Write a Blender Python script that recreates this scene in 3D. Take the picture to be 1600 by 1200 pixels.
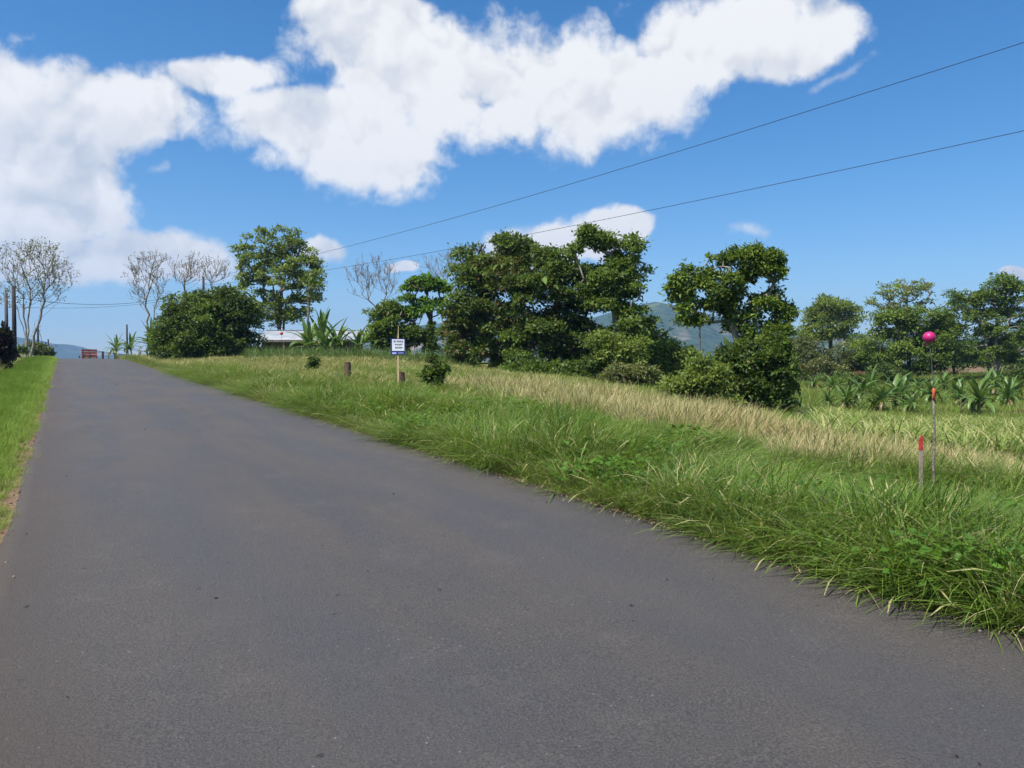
import bpy, math, random
import numpy as np
from mathutils import Vector, Matrix, noise as mnoise

for o in list(bpy.data.objects):
    bpy.data.objects.remove(o)
SC = bpy.context.scene
COL = SC.collection
rng = np.random.default_rng(7)
random.seed(7)

# ------------------------------------------------------------------ camera
F = 1232.0                       # focal length in photo pixels (1600 wide)
EYE = 1.6
PITCH = math.atan(25.0 / F)
cam = bpy.data.cameras.new('camera')
cam.sensor_fit = 'HORIZONTAL'
cam.sensor_width = 36.0
cam.lens = 36.0 * F / 1600.0
cam.clip_start = 0.05
cam.clip_end = 20000
camo = bpy.data.objects.new('camera', cam)
COL.objects.link(camo)
camo.location = (0, 0, EYE)
camo.rotation_euler = (math.pi / 2 - PITCH, 0, 0)
SC.camera = camo

# ------------------------------------------------------------------ sun and sky
SUN_DIR = Vector((-0.50, -0.46, 1.0)).normalized()       # towards the sun
SUN_EL = math.asin(SUN_DIR.z)
SUN_ROT = math.atan2(SUN_DIR.x, SUN_DIR.y)
sun = bpy.data.lights.new('sun', 'SUN')
sun.energy = 5.0
sun.angle = math.radians(0.53)
sun.color = (1.0, 0.955, 0.88)
suno = bpy.data.objects.new('sun', sun)
COL.objects.link(suno)
suno.location = (-30, 0, 60)
suno.rotation_euler = SUN_DIR.to_track_quat('Z', 'Y').to_euler()

SC.view_settings.view_transform = 'Standard'
SC.view_settings.look = 'None'
SC.view_settings.exposure = 0.70
SC.view_settings.gamma = 1.0
SC.view_settings.use_curve_mapping = False
SC.cycles.max_bounces = 6
SC.cycles.diffuse_bounces = 3
SC.cycles.glossy_bounces = 2
SC.cycles.transmission_bounces = 3
SC.cycles.volume_bounces = 0
SC.cycles.use_adaptive_sampling = True
SC.cycles.adaptive_threshold = 0.02

world = bpy.data.worlds.new('World')
SC.world = world
world.use_nodes = True
WT = world.node_tree
WT.nodes.clear()


class NT:
    """small helper for node trees"""
    def __init__(s, t):
        s.t = t

    def n(s, typ, **kw):
        nd = s.t.nodes.new(typ)
        for k, v in kw.items():
            setattr(nd, k, v)
        return nd

    def l(s, a, b):
        s.t.links.new(a, b)

    def val(s, sock, v):
        if hasattr(v, 'is_output') or isinstance(v, bpy.types.NodeSocket):
            s.l(v, sock)
        else:
            sock.default_value = v

    def math(s, op, a, b=None, c=None, clamp=False):
        nd = s.n('ShaderNodeMath', operation=op, use_clamp=clamp)
        s.val(nd.inputs[0], a)
        if b is not None:
            s.val(nd.inputs[1], b)
        if c is not None:
            s.val(nd.inputs[2], c)
        return nd.outputs[0]

    def vmath(s, op, a, b=None):
        nd = s.n('ShaderNodeVectorMath', operation=op)
        s.val(nd.inputs[0], a)
        if b is not None:
            s.val(nd.inputs[1], b)
        return nd.outputs['Value'] if op == 'LENGTH' else nd.outputs['Vector']

    def noise(s, vec, scale, detail=4, rough=0.5, dist=0.0, col=False, dim='3D'):
        nd = s.n('ShaderNodeTexNoise', noise_dimensions=dim)
        if vec is not None:
            s.l(vec, nd.inputs['Vector'])
        nd.inputs['Scale'].default_value = scale
        nd.inputs['Detail'].default_value = detail
        nd.inputs['Roughness'].default_value = rough
        nd.inputs['Distortion'].default_value = dist
        return nd.outputs['Color'] if col else nd.outputs[0]

    def ramp(s, fac, lo, hi, a=0.0, b=1.0, smooth=True):
        nd = s.n('ShaderNodeMapRange', interpolation_type='SMOOTHSTEP' if smooth else 'LINEAR')
        s.val(nd.inputs[0], fac)
        s.val(nd.inputs[1], lo)
        s.val(nd.inputs[2], hi)
        s.val(nd.inputs[3], a)
        s.val(nd.inputs[4], b)
        return nd.outputs[0]

    def mix(s, fac, a, b, typ='MIX'):
        nd = s.n('ShaderNodeMix', data_type='RGBA', blend_type=typ)
        s.val(nd.inputs[0], fac)
        for sk, v in ((nd.inputs[6], a), (nd.inputs[7], b)):
            if isinstance(v, (tuple, list)):
                sk.default_value = tuple(v)[:3] + (1.0,)
            else:
                s.l(v, sk)
        return nd.outputs[2]

    def attr(s, name):
        nd = s.n('ShaderNodeAttribute', attribute_name=name)
        return nd.outputs['Fac']


def px_dir(u, v):
    """viewing direction of a photo pixel, scaled so that y = 1"""
    a = (u - 800.0) / F
    b = -(v - 600.0) / F
    c, s_ = math.cos(PITCH), math.sin(PITCH)
    d = Vector((a, c + b * s_, -s_ + b * c))
    return d / d.y


def P(u, v, y):
    d = px_dir(u, v)
    return Vector((d.x * y, y, EYE + d.z * y))


# clouds: soft ellipses in azimuth / elevation, eroded by noise.
def build_world():
    g = NT(WT)
    out = g.n('ShaderNodeOutputWorld')
    sky = g.n('ShaderNodeTexSky', sky_type='NISHITA', sun_disc=False)
    sky.sun_elevation = SUN_EL
    sky.sun_rotation = SUN_ROT
    sky.altitude = 600
    sky.air_density = 1.0
    sky.dust_density = 0.35
    sky.ozone_density = 3.0
    hsv = g.n('ShaderNodeHueSaturation')
    hsv.inputs['Saturation'].default_value = 1.35
    hsv.inputs['Value'].default_value = 1.0
    g.l(sky.outputs[0], hsv.inputs['Color'])
    skybg = g.n('ShaderNodeBackground')
    skybg.inputs[1].default_value = 0.091
    g.l(hsv.outputs[0], skybg.inputs[0])

    tc = g.n('ShaderNodeTexCoord')
    sep = g.n('ShaderNodeSeparateXYZ')
    g.l(tc.outputs['Generated'], sep.inputs[0])
    az = g.math('ARCTAN2', sep.outputs[0], sep.outputs[1])
    el = g.math('ARCSINE', sep.outputs[2])
    comb = g.n('ShaderNodeCombineXYZ')
    g.l(az, comb.inputs[0])
    g.l(el, comb.inputs[1])
    base = comb.outputs[0]
    # turbulence (in true direction space so that nothing has a seam)
    w1 = g.noise(tc.outputs['Generated'], 7.0, 3, 0.55, col=True)
    w1 = g.vmath('SUBTRACT', w1, (0.5, 0.5, 0.5))
    w1 = g.vmath('MULTIPLY', w1, (0.10, 0.075, 0.0))
    warped = g.vmath('ADD', base, w1)

    def ae(u, v):
        d = px_dir(u, v).normalized()
        return math.atan2(d.x, d.y), math.asin(d.z)

    ell = []

    def blob(u, v, ru, rv, rot=0.0):
        a, e = ae(u, v)
        ell.append((a, e, ru / F * 0.92, rv / F * 0.95, math.radians(rot)))
    # big bank on the left
    blob(30, 200, 140, 92)
    blob(205, 155, 150, 56, 8)
    blob(-40, 290, 150, 110)
    blob(80, 262, 105, 110)
    blob(100, 335, 90, 45)
    blob(345, 118, 100, 40, 12)
    # the large central cloud
    blob(560, 45, 130, 75)
    blob(500, 195, 190, 60)
    blob(560, 240, 175, 64)
    blob(660, 150, 170, 100)
    blob(830, 130, 190, 100, 5)
    blob(960, 150, 180, 92, 12)
    blob(1100, 70, 190, 75, 16)
    blob(1250, 60, 110, 58, 10)
    blob(700, 90, 160, 60)
    # low row
    blob(90, 410, 170, 42)
    blob(250, 398, 125, 46)
    blob(512, 390, 46, 26)
    blob(630, 413, 22, 10)
    blob(850, 380, 130, 34, 6)
    blob(960, 362, 70, 26, 4)
    blob(1590, 436, 24, 9)
    # above and beside the frame, the same kind of scattered cumulus
    for (a, e, ra, re, r) in ((-0.95, 0.28, 0.26, 0.12, 5), (-1.5, 0.45, 0.34, 0.14, -4), (-2.2, 0.30, 0.30, 0.11, 6),
                              (-2.9, 0.50, 0.36, 0.16, 0), (2.5, 0.32, 0.30, 0.12, 8), (1.85, 0.50, 0.28, 0.11, -6),
                              (1.25, 0.24, 0.20, 0.07, 3), (0.55, 0.85, 0.30, 0.10, 4), (-0.6, 0.95, 0.35, 0.10, 0),
                              (2.0, 0.95, 0.40, 0.12, 9), (-1.9, 0.95, 0.35, 0.11, -7), (1.0, 0.10, 0.12, 0.03, 0),
                              (-1.2, 0.10, 0.25, 0.04, 0), (2.9, 0.11, 0.25, 0.04, 0), (2.0, 0.12, 0.2, 0.035, 0)):
        ell.append((a, e, ra, re, math.radians(r)))
    acc = None
    for (a, e, ra, re, r) in ell:
        m = g.n('ShaderNodeMapping', vector_type='TEXTURE')
        g.l(warped, m.inputs['Vector'])
        m.inputs['Location'].default_value = (a, e, 0)
        m.inputs['Rotation'].default_value = (0, 0, r)
        m.inputs['Scale'].default_value = (ra, re, 1)
        d = g.vmath('LENGTH', m.outputs[0])
        acc = d if acc is None else g.math('SMOOTH_MIN', acc, d, 0.14)
    inside = g.math('SUBTRACT', 1.0, acc)
    gen = tc.outputs['Generated']
    wv = g.vmath('ADD', gen, g.vmath('MULTIPLY', g.vmath('SUBTRACT', g.noise(gen, 18.0, 3, 0.55, col=True), (0.5, 0.5, 0.5)), (0.085, 0.085, 0.085)))

    def billow(vec, scale):
        v = g.n('ShaderNodeTexVoronoi', feature='F1')
        g.l(vec, v.inputs['Vector'])
        v.inputs['Scale'].default_value = scale
        v.inputs['Detail'].default_value = 1.0
        v.inputs['Roughness'].default_value = 0.5
        return g.math('SUBTRACT', 1.0, g.math('MULTIPLY', v.outputs['Distance'], v.outputs['Distance']))
    n1 = g.noise(gen, 9.0, 5, 0.56, 0.15)
    n2 = g.noise(gen, 38.0, 5, 0.66, 0.3)
    n3 = g.noise(gen, 5.0, 3, 0.5, 0.1)
    b1 = billow(wv, 13.0)
    sunv = SUN_DIR * 0.022
    b1s = billow(g.vmath('ADD', wv, (sunv.x, sunv.y, sunv.z)), 13.0)
    dens = g.math('ADD', g.math('MULTIPLY_ADD', inside, 1.55, 0.10), g.math('MULTIPLY', g.math('SUBTRACT', n1, 0.42), 1.35))
    dens = g.math('ADD', dens, g.math('MULTIPLY', g.math('SUBTRACT', b1, 0.62), 0.42))
    dens = g.math('ADD', dens, g.math('MULTIPLY', g.math('SUBTRACT', n2, 0.5), 0.85))
    mask = g.ramp(dens, -0.05, 0.60)
    # a few thin wisps
    wac = None
    for (u, v, ru, rv, r) in ((1175, 368, 44, 13, 4), (245, 250, 22, 10, 12), (520, 60, 40, 14, 0), (1300, 130, 50, 12, 20)):
        a, e = ae(u, v)
        m = g.n('ShaderNodeMapping', vector_type='TEXTURE')
        g.l(warped, m.inputs['Vector'])
        m.inputs['Location'].default_value = (a, e, 0)
        m.inputs['Rotation'].default_value = (0, 0, math.radians(r))
        m.inputs['Scale'].default_value = (ru / F, rv / F, 1)
        d = g.vmath('LENGTH', m.outputs[0])
        wac = d if wac is None else g.math('MINIMUM', wac, d)
    wd = g.math('ADD', g.math('SUBTRACT', 1.0, wac), g.math('MULTIPLY', g.math('SUBTRACT', n2, 0.5), 2.2))
    mask = g.math('MAXIMUM', mask, g.ramp(wd, 0.0, 1.3, 0.0, 0.55))
    # billows that face the sun are brighter, their undersides and the thick cores greyer
    relief = g.math('SUBTRACT', b1, b1s)
    br = g.math('MULTIPLY_ADD', relief, 0.28, 0.80)
    br = g.math('ADD', br, g.math('MULTIPLY', g.math('SUBTRACT', n3, 0.44), 0.80))
    br = g.math('SUBTRACT', br, g.math('MULTIPLY', g.math('SUBTRACT', n2, 0.5), -0.12))
    br = g.ramp(br, 0.55, 0.86, 0.455, 0.615, smooth=False)
    tint = g.mix(g.ramp(br, 0.44, 0.60), (0.86, 0.915, 1.0), (1.0, 0.995, 0.985))
    cl = g.n('ShaderNodeBackground')
    g.l(tint, cl.inputs[0])
    g.l(br, cl.inputs[1])
    mx = g.n('ShaderNodeMixShader')
    g.l(mask, mx.inputs[0])
    g.l(skybg.outputs[0], mx.inputs[1])
    g.l(cl.outputs[0], mx.inputs[2])
    g.l(mx.outputs[0], out.inputs[0])


build_world()
world.cycles.sampling_method = 'MANUAL'
world.cycles.sample_map_resolution = 512

# ------------------------------------------------------------------ helpers
def tag(o, label=None, cat=None, group=None, kind=None):
    if label: o['label'] = label
    if cat: o['category'] = cat
    if group: o['group'] = group
    if kind: o['kind'] = kind
    return o


def link(name, data, mat=None, parent=None, loc=None):
    o = bpy.data.objects.new(name, data)
    COL.objects.link(o)
    if mat is not None and data is not None and not data.materials:
        data.materials.append(mat)
    if parent is not None:
        o.parent = parent
    if loc is not None:
        o.location = loc
    return o


def empty(name, loc, rz=0.0):
    o = bpy.data.objects.new(name, None)
    COL.objects.link(o)
    o.empty_display_size = 0.2
    o.location = loc
    o.rotation_euler = (0, 0, rz)
    return o


def mesh_np(name, verts, faces, attrs=None, smooth=False):
    """faces: (M,k) array, or list of such arrays"""
    me = bpy.data.meshes.new(name)
    verts = np.asarray(verts, dtype=np.float32)
    fl = faces if isinstance(faces, list) else [faces]
    fl = [np.asarray(f, dtype=np.int32) for f in fl if len(f)]
    me.vertices.add(len(verts))
    me.vertices.foreach_set('co', verts.ravel())
    tot = sum(f.size for f in fl)
    if tot:
        loops = np.concatenate([f.ravel() for f in fl])
        counts = np.concatenate([np.full(len(f), f.shape[1], np.int32) for f in fl])
        starts = np.concatenate([[0], np.cumsum(counts)[:-1]]).astype(np.int32)
        me.loops.add(tot)
        me.loops.foreach_set('vertex_index', loops)
        me.polygons.add(len(counts))
        me.polygons.foreach_set('loop_start', starts)
        if smooth:
            me.polygons.foreach_set('use_smooth', np.ones(len(counts), bool))
    if attrs:
        for k, a in attrs.items():
            a = np.asarray(a)
            if a.ndim == 2:
                at = me.attributes.new(k, 'FLOAT_VECTOR', 'POINT')
                at.data.foreach_set('vector', a.astype(np.float32).ravel())
            else:
                at = me.attributes.new(k, 'FLOAT', 'POINT')
                at.data.foreach_set('value', a.astype(np.float32))
    me.update(calc_edges=True)
    return me


class MB:
    """collects boxes and tubes into one mesh"""
    def __init__(s):
        s.v = []; s.f = []

    def add(s, vs, fs):
        b = len(s.v)
        s.v += [tuple(p) for p in vs]
        s.f += [tuple(i + b for i in f) for f in fs]

    def box(s, c, size, rot=None):
        hx, hy, hz = (k / 2 for k in size)
        vs = [Vector((x, y, z)) for x in (-hx, hx) for y in (-hy, hy) for z in (-hz, hz)]
        if rot: vs = [rot @ p for p in vs]
        c = Vector(c)
        s.add([p + c for p in vs], [(0, 1, 3, 2), (4, 6, 7, 5), (0, 4, 5, 1), (2, 3, 7, 6), (0, 2, 6, 4), (1, 5, 7, 3)])

    def tube(s, pts, rad, n=8, cap=True):
        pts = [Vector(p) for p in pts]
        rs = rad if isinstance(rad, (list, tuple)) else [rad] * len(pts)
        b = len(s.v)
        prev = None
        for i, p in enumerate(pts):
            d = (pts[min(i + 1, len(pts) - 1)] - pts[max(i - 1, 0)]).normalized()
            if prev is None:
                a = d.orthogonal().normalized()
            else:
                a = (prev - d * prev.dot(d)).normalized()
            prev = a
            c = d.cross(a)
            for k in range(n):
                t = 2 * math.pi * k / n
                s.v.append(tuple(p + (a * math.cos(t) + c * math.sin(t)) * rs[i]))
        for i in range(len(pts) - 1):
            for k in range(n):
                s.f.append((b + i * n + k, b + i * n + (k + 1) % n, b + (i + 1) * n + (k + 1) % n, b + (i + 1) * n + k))
        if cap:
            s.f.append(tuple(b + k for k in reversed(range(n))))
            s.f.append(tuple(b + (len(pts) - 1) * n + k for k in range(n)))

    def mesh(s, name, smooth=False, bevel=0.0):
        me = bpy.data.meshes.new(name)
        me.from_pydata(s.v, [], s.f)
        if smooth:
            me.polygons.foreach_set('use_smooth', [True] * len(me.polygons))
        me.update()
        if bevel:
            import bmesh
            bm = bmesh.new(); bm.from_mesh(me)
            bmesh.ops.bevel(bm, geom=bm.edges[:], offset=bevel, segments=2, affect='EDGES', profile=0.5)
            bm.to_mesh(me); bm.free()
        return me


# ------------------------------------------------------------------ the lie of the land
RD = np.array([-0.4957, 0.8685])          # direction of the road
RN = np.array([0.8685, 0.4957])           # to its right
L_EDGE, R_EDGE = -0.40, 4.68


def road_z(s):
    """height of the road along its length: a steady climb, a crest, then down"""
    s = np.asarray(s, dtype=float)
    a = 0.0317
    s0, s1 = 66.0, 128.0
    z = a * np.minimum(s, s0)
    t = np.clip(s - s0, 0, s1 - s0)
    k = (a + 0.055) / (s1 - s0)
    z = z + a * t - 0.5 * k * t * t
    z = z - 0.055 * np.clip(s - s1, 0, 160)
    return z


CTRL = [  # photo column, distance, ground height there
    (100, 20, 0.75), (0, 30, 0.7), (0, 50, 1.2), (60, 70, 2.0), (-200, 20, 0.2), (-200, 50, 0.6), (-400, 12, 0.2),
    (330, 52, 2.15), (250, 60, 2.35), (200, 75, 2.5), (300, 85, 2.2), (200, 110, 1.0), (330, 110, 1.4), (320, 38, 1.55),
    (400, 30, 1.2), (400, 44, 1.95), (450, 50, 2.12), (450, 64, 1.8), (450, 80, 1.7), (500, 100, 1.5), (560, 48, 2.1), (580, 64, 1.8),
    (487, 33, 1.32), (543, 27, 1.06), (622, 25, 0.90), (678, 24, 0.80), (600, 36, 1.5), (600, 18, 0.62),
    (672, 58, 2.0), (640, 64, 1.9), (672, 80, 1.2), (700, 44, 1.75), (600, 95, 1.2),
    (770, 46, 1.3), (770, 30, 0.95), (850, 44, 0.95), (800, 22, 0.62), (850, 36, 0.80), (960, 40, 0.45), (900, 24, 0.55), (900, 16, 0.42),
    (1000, 18, 0.35), (1000, 30, 0.35), (1100, 17, 0.20), (1100, 26, 0.05), (1170, 28, -0.15), (1250, 15, 0.02), (1250, 22, -0.25), (1400, 13, -0.12),
    (1600, 12, -0.20), (1460, 9, -0.22), (1600, 7, -0.16), (1750, 8, -0.35), (1750, 14, -0.6), (1500, 18, -0.50), (1600, 22, -0.85), (1400, 24, -0.65),
    (1375, 50, -1.75), (1530, 46, -1.50), (1425, 48, -1.65), (1300, 50, -1.35), (1250, 36, -0.75), (1600, 40, -1.25), (1800, 40, -1.5), (1500, 32, -1.2), (1600, 50, -1.1),
    (1250, 80, -0.4), (1300, 75, -0.9), (1060, 60, -0.6), (1150, 60, -0.8), (1420, 85, -0.4), (1550, 80, -0.5), (1700, 80, -0.4), (1450, 65, -1.4), (1600, 62, -1.0),
    (1540, 104, 0.2), (1540, 116, 1.8), (1540, 140, 3.0), (1300, 110, 0.4), (1300, 160, 3.0), (1000, 120, -1.0), (800, 90, 0.5), (800, 150, -3.0), (1700, 150, 3.2), (1420, 120, 1.4),
]
_ca = np.array([math.atan((u - 800) / F) for u, y, z in CTRL])
_cx = np.array([(u - 800) / F * y for u, y, z in CTRL])
_cy = np.array([float(y) for u, y, z in CTRL])
_cr = np.log(np.hypot(_cx, _cy))
_cz = np.array([z for u, y, z in CTRL])


def sstep(t, a, b):
    t = np.clip((t - a) / (b - a), 0, 1)
    return t * t * (3 - 2 * t)


def sl(x, y):
    return x * RD[0] + y * RD[1], x * RN[0] + y * RN[1]


def wave(x, y, seed=0.0):
    """cheap smooth 2-D noise in -1..1"""
    return (np.sin(x * 1.0 + 1.7 * np.sin(y * 0.63 + seed)) + np.sin(y * 1.13 + 1.3 * np.sin(x * 0.71 + seed * 2.1) + 2.0)
            + 0.6 * np.sin(x * 1.9 - y * 1.6 + seed * 3.3)) / 2.6


def ground(x, y):
    x = np.asarray(x, float); y = np.asarray(y, float)
    sh = x.shape
    x = x.ravel(); y = y.ravel()
    s, l = sl(x, y)
    zr = road_z(s)
    r = np.hypot(x, y) + 1e-6
    th = np.arctan2(x, y)
    lr = np.log(np.maximum(r, 2.0))
    z = np.empty_like(x)
    step = 20000
    for i in range(0, len(x), step):
        d2 = ((th[i:i + step, None] - _ca[None]) / 0.075) ** 2 + ((lr[i:i + step, None] - _cr[None]) / 0.20) ** 2
        d2 = d2 - d2.min(axis=1, keepdims=True)
        w = np.exp(-0.5 * d2)
        z[i:i + step] = (w * _cz[None]).sum(1) / w.sum(1)
    # the verge keeps to the road, then the field takes over
    wr = sstep(l, R_EDGE + 0.2, R_EDGE + 5.5)
    z_r = zr * (1 - wr) + z * wr
    wl = sstep(-l, 0.8, 6.0)
    z_l = zr * (1 - wl) + (zr - 0.55) * wl
    out = np.where(l > 2.0, z_r, z_l)
    # over the crest everything runs down with the road
    far = sstep(s, 95, 150)
    out = out * (1 - far) + (zr - 0.3) * far
    # far away: a broad low valley
    fr = sstep(r, 170, 420)
    out = out * (1 - fr) + (-14.0 + 3.0 * wave(x / 160, y / 160, 1.0)) * fr
    off_road = np.minimum(sstep(l, R_EDGE, R_EDGE + 1.5) + sstep(-l, -L_EDGE, -L_EDGE + 1.5), 1)
    out = out + off_road * (0.045 * wave(x * 1.3, y * 1.3, 0.4) + 0.08 * wave(x * 0.33, y * 0.33, 2.0)) * (1 - fr)
    # bed under the asphalt
    on = (l > L_EDGE + 0.12) & (l < R_EDGE - 0.12)
    out = np.where(on & (s < 300), out - 0.07, out)
    return out.reshape(sh)


def gz(x, y):
    return float(ground(np.array([x]), np.array([y]))[0])


def at(u, y):
    """ground point in photo column u at distance y"""
    x = (u - 800.0) / F * y
    return Vector((x, y, gz(x, y)))


# ------------------------------------------------------------------ materials
MATS = {}


def newmat(name):
    m = bpy.data.materials.new(name)
    m.use_nodes = True
    m.node_tree.nodes.clear()
    g = NT(m.node_tree)
    out = g.n('ShaderNodeOutputMaterial')
    MATS[name] = m
    return m, g, out


def principled(g, out, col, rough=0.8, spec=0.3, bump=None, bstr=0.3, bdist=0.02, metal=0.0):
    b = g.n('ShaderNodeBsdfPrincipled')
    if isinstance(col, (tuple, list)):
        b.inputs['Base Color'].default_value = tuple(col)[:3] + (1,)
    else:
        g.l(col, b.inputs['Base Color'])
    g.val(b.inputs['Roughness'], rough)
    b.inputs['Specular IOR Level'].default_value = spec
    b.inputs['Metallic'].default_value = metal
    if bump is not None:
        bp = g.n('ShaderNodeBump')
        bp.inputs['Strength'].default_value = bstr
        bp.inputs['Distance'].default_value = bdist
        g.l(bump, bp.inputs['Height'])
        g.l(bp.outputs[0], b.inputs['Normal'])
    g.l(b.outputs[0], out.inputs[0])
    return b


def simple(name, c1, c2, scale=6.0, rough=0.8, spec=0.3, bstr=0.3, detail=5, bdist=0.01):
    m, g, out = newmat(name)
    tc = g.n('ShaderNodeTexCoord')
    n = g.noise(tc.outputs['Object'], scale, detail, 0.6)
    col = g.mix(g.ramp(n, 0.35, 0.65), c1, c2)
    principled(g, out, col, rough, spec, n, bstr, bdist)
    return m


def leafmat(name, dark, light, odd=None, transl=0.35, rough=0.45, spec=0.35, patch=0.25):
    """leaf: colour from the per-leaf attribute 'tint'; 'odd' gives browned / yellowed leaves"""
    m, g, out = newmat(name)
    t = g.attr('tint')
    geo = g.n('ShaderNodeNewGeometry')
    n = g.noise(geo.outputs['Position'], patch, 3, 0.5)
    f = g.math('ADD', t, g.math('MULTIPLY', g.math('SUBTRACT', n, 0.5), 0.9), clamp=True)
    col = g.mix(f, dark, light)
    if odd is not None:
        col = g.mix(g.attr('odd'), col, odd)
    b = g.n('ShaderNodeBsdfPrincipled')
    g.l(col, b.inputs['Base Color'])
    b.inputs['Roughness'].default_value = rough
    b.inputs['Specular IOR Level'].default_value = spec
    tr = g.n('ShaderNodeBsdfTranslucent')
    tcol = g.mix(0.35, col, (0.30, 0.38, 0.03))
    g.l(tcol, tr.inputs[0])
    mx = g.n('ShaderNodeMixShader')
    mx.inputs[0].default_value = transl
    g.l(b.outputs[0], mx.inputs[1])
    g.l(tr.outputs[0], mx.inputs[2])
    g.l(mx.outputs[0], out.inputs[0])
    return m


M_leaf_dark = leafmat('leaf_dark_green', (0.022, 0.046, 0.011), (0.125, 0.200, 0.032), (0.16, 0.095, 0.038), 0.30, 0.48, 0.25)
M_leaf_mid = leafmat('leaf_mid_green', (0.036, 0.076, 0.013), (0.180, 0.265, 0.040), (0.22, 0.18, 0.04), 0.36, 0.48, 0.26)
M_leaf_light = leafmat('leaf_light_green', (0.075, 0.125, 0.022), (0.250, 0.320, 0.065), (0.28, 0.24, 0.05), 0.42, 0.5, 0.26)
M_leaf_vivid = leafmat('leaf_vivid_green', (0.050, 0.125, 0.012), (0.145, 0.290, 0.030), (0.17, 0.2, 0.03), 0.38, 0.5, 0.24)
M_leaf_olive = leafmat('leaf_olive', (0.060, 0.080, 0.024), (0.180, 0.200, 0.062), (0.18, 0.12, 0.05), 0.36)
M_leaf_red = leafmat('leaf_dark_maroon', (0.010, 0.008, 0.008), (0.035, 0.018, 0.016), (0.09, 0.04, 0.03), 0.15)
M_banana = leafmat('banana_leaf', (0.050, 0.120, 0.020), (0.150, 0.245, 0.058), (0.17, 0.125, 0.05), 0.24, 0.40, 0.42, 0.6)
M_corn = leafmat('maize_leaf', (0.060, 0.130, 0.018), (0.230, 0.320, 0.060), (0.46, 0.42, 0.18), 0.38, 0.5, 0.35)
M_corn_dark = leafmat('maize_leaf_dark', (0.035, 0.085, 0.018), (0.105, 0.175, 0.036), (0.30, 0.27, 0.10), 0.3, 0.5, 0.3)
M_grass = leafmat('grass_green', (0.034, 0.088, 0.010), (0.195, 0.295, 0.042), (0.46, 0.40, 0.19), 0.36, 0.5, 0.28, 0.9)
M_grass_short = leafmat('grass_short', (0.090, 0.170, 0.016), (0.220, 0.330, 0.042), (0.42, 0.34, 0.15), 0.34, 0.55, 0.25, 0.7)
M_grass_olive = leafmat('grass_olive', (0.080, 0.130, 0.020), (0.240, 0.285, 0.060), (0.48, 0.40, 0.19), 0.34, 0.6, 0.2, 0.6)
M_grass_dry = leafmat('grass_dry', (0.40, 0.30, 0.145), (0.74, 0.60, 0.35), (0.16, 0.21, 0.045), 0.28, 0.7, 0.2, 0.8)
M_weed = leafmat('weed_leaf', (0.050, 0.130, 0.014), (0.120, 0.240, 0.030), (0.3, 0.3, 0.05), 0.4, 0.45, 0.3)

M_bark_pale = simple('bark_pale', (0.30, 0.27, 0.22), (0.16, 0.14, 0.11), 3.0, 0.9, 0.1, 0.6)
M_bark_brown = simple('bark_brown', (0.10, 0.072, 0.05), (0.05, 0.036, 0.025), 4.0, 0.9, 0.1, 0.6)
M_bark_grey = simple('bark_grey', (0.19, 0.165, 0.14), (0.10, 0.085, 0.07), 4.0, 0.9, 0.1, 0.6)
M_twig = simple('bare_twig', (0.25, 0.20, 0.16), (0.15, 0.12, 0.095), 5.0, 0.9, 0.1, 0.3)


def ground_material():
    m, g, out = newmat('ground_soil_and_grass')
    geo = g.n('ShaderNodeNewGeometry')
    pos = geo.outputs['Position']
    big = g.noise(pos, 0.09, 4, 0.5)
    mid = g.noise(pos, 0.8, 5, 0.6)
    fine = g.noise(pos, 9.0, 6, 0.7)
    green = g.mix(g.ramp(fine, 0.3, 0.7), (0.050, 0.085, 0.016), (0.135, 0.175, 0.036))
    green = g.mix(g.ramp(big, 0.4, 0.6), green, (0.115, 0.155, 0.032))
    soil = g.mix(g.ramp(fine, 0.3, 0.7), (0.12, 0.072, 0.045), (0.22, 0.15, 0.095))
    dry = g.mix(g.ramp(fine, 0.3, 0.7), (0.22, 0.17, 0.075), (0.42, 0.33, 0.16))
    col = g.mix(g.math('MULTIPLY', g.attr('dry'), g.ramp(mid, 0.25, 0.55)), green, dry)
    col = g.mix(g.math('MULTIPLY', g.attr('soil'), g.ramp(mid, 0.2, 0.5)), col, soil)
    h = g.math('ADD', g.math('MULTIPLY', fine, 0.5), mid)
    principled(g, out, col, 0.95, 0.08, h, 0.7, 0.06)
    return m


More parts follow.
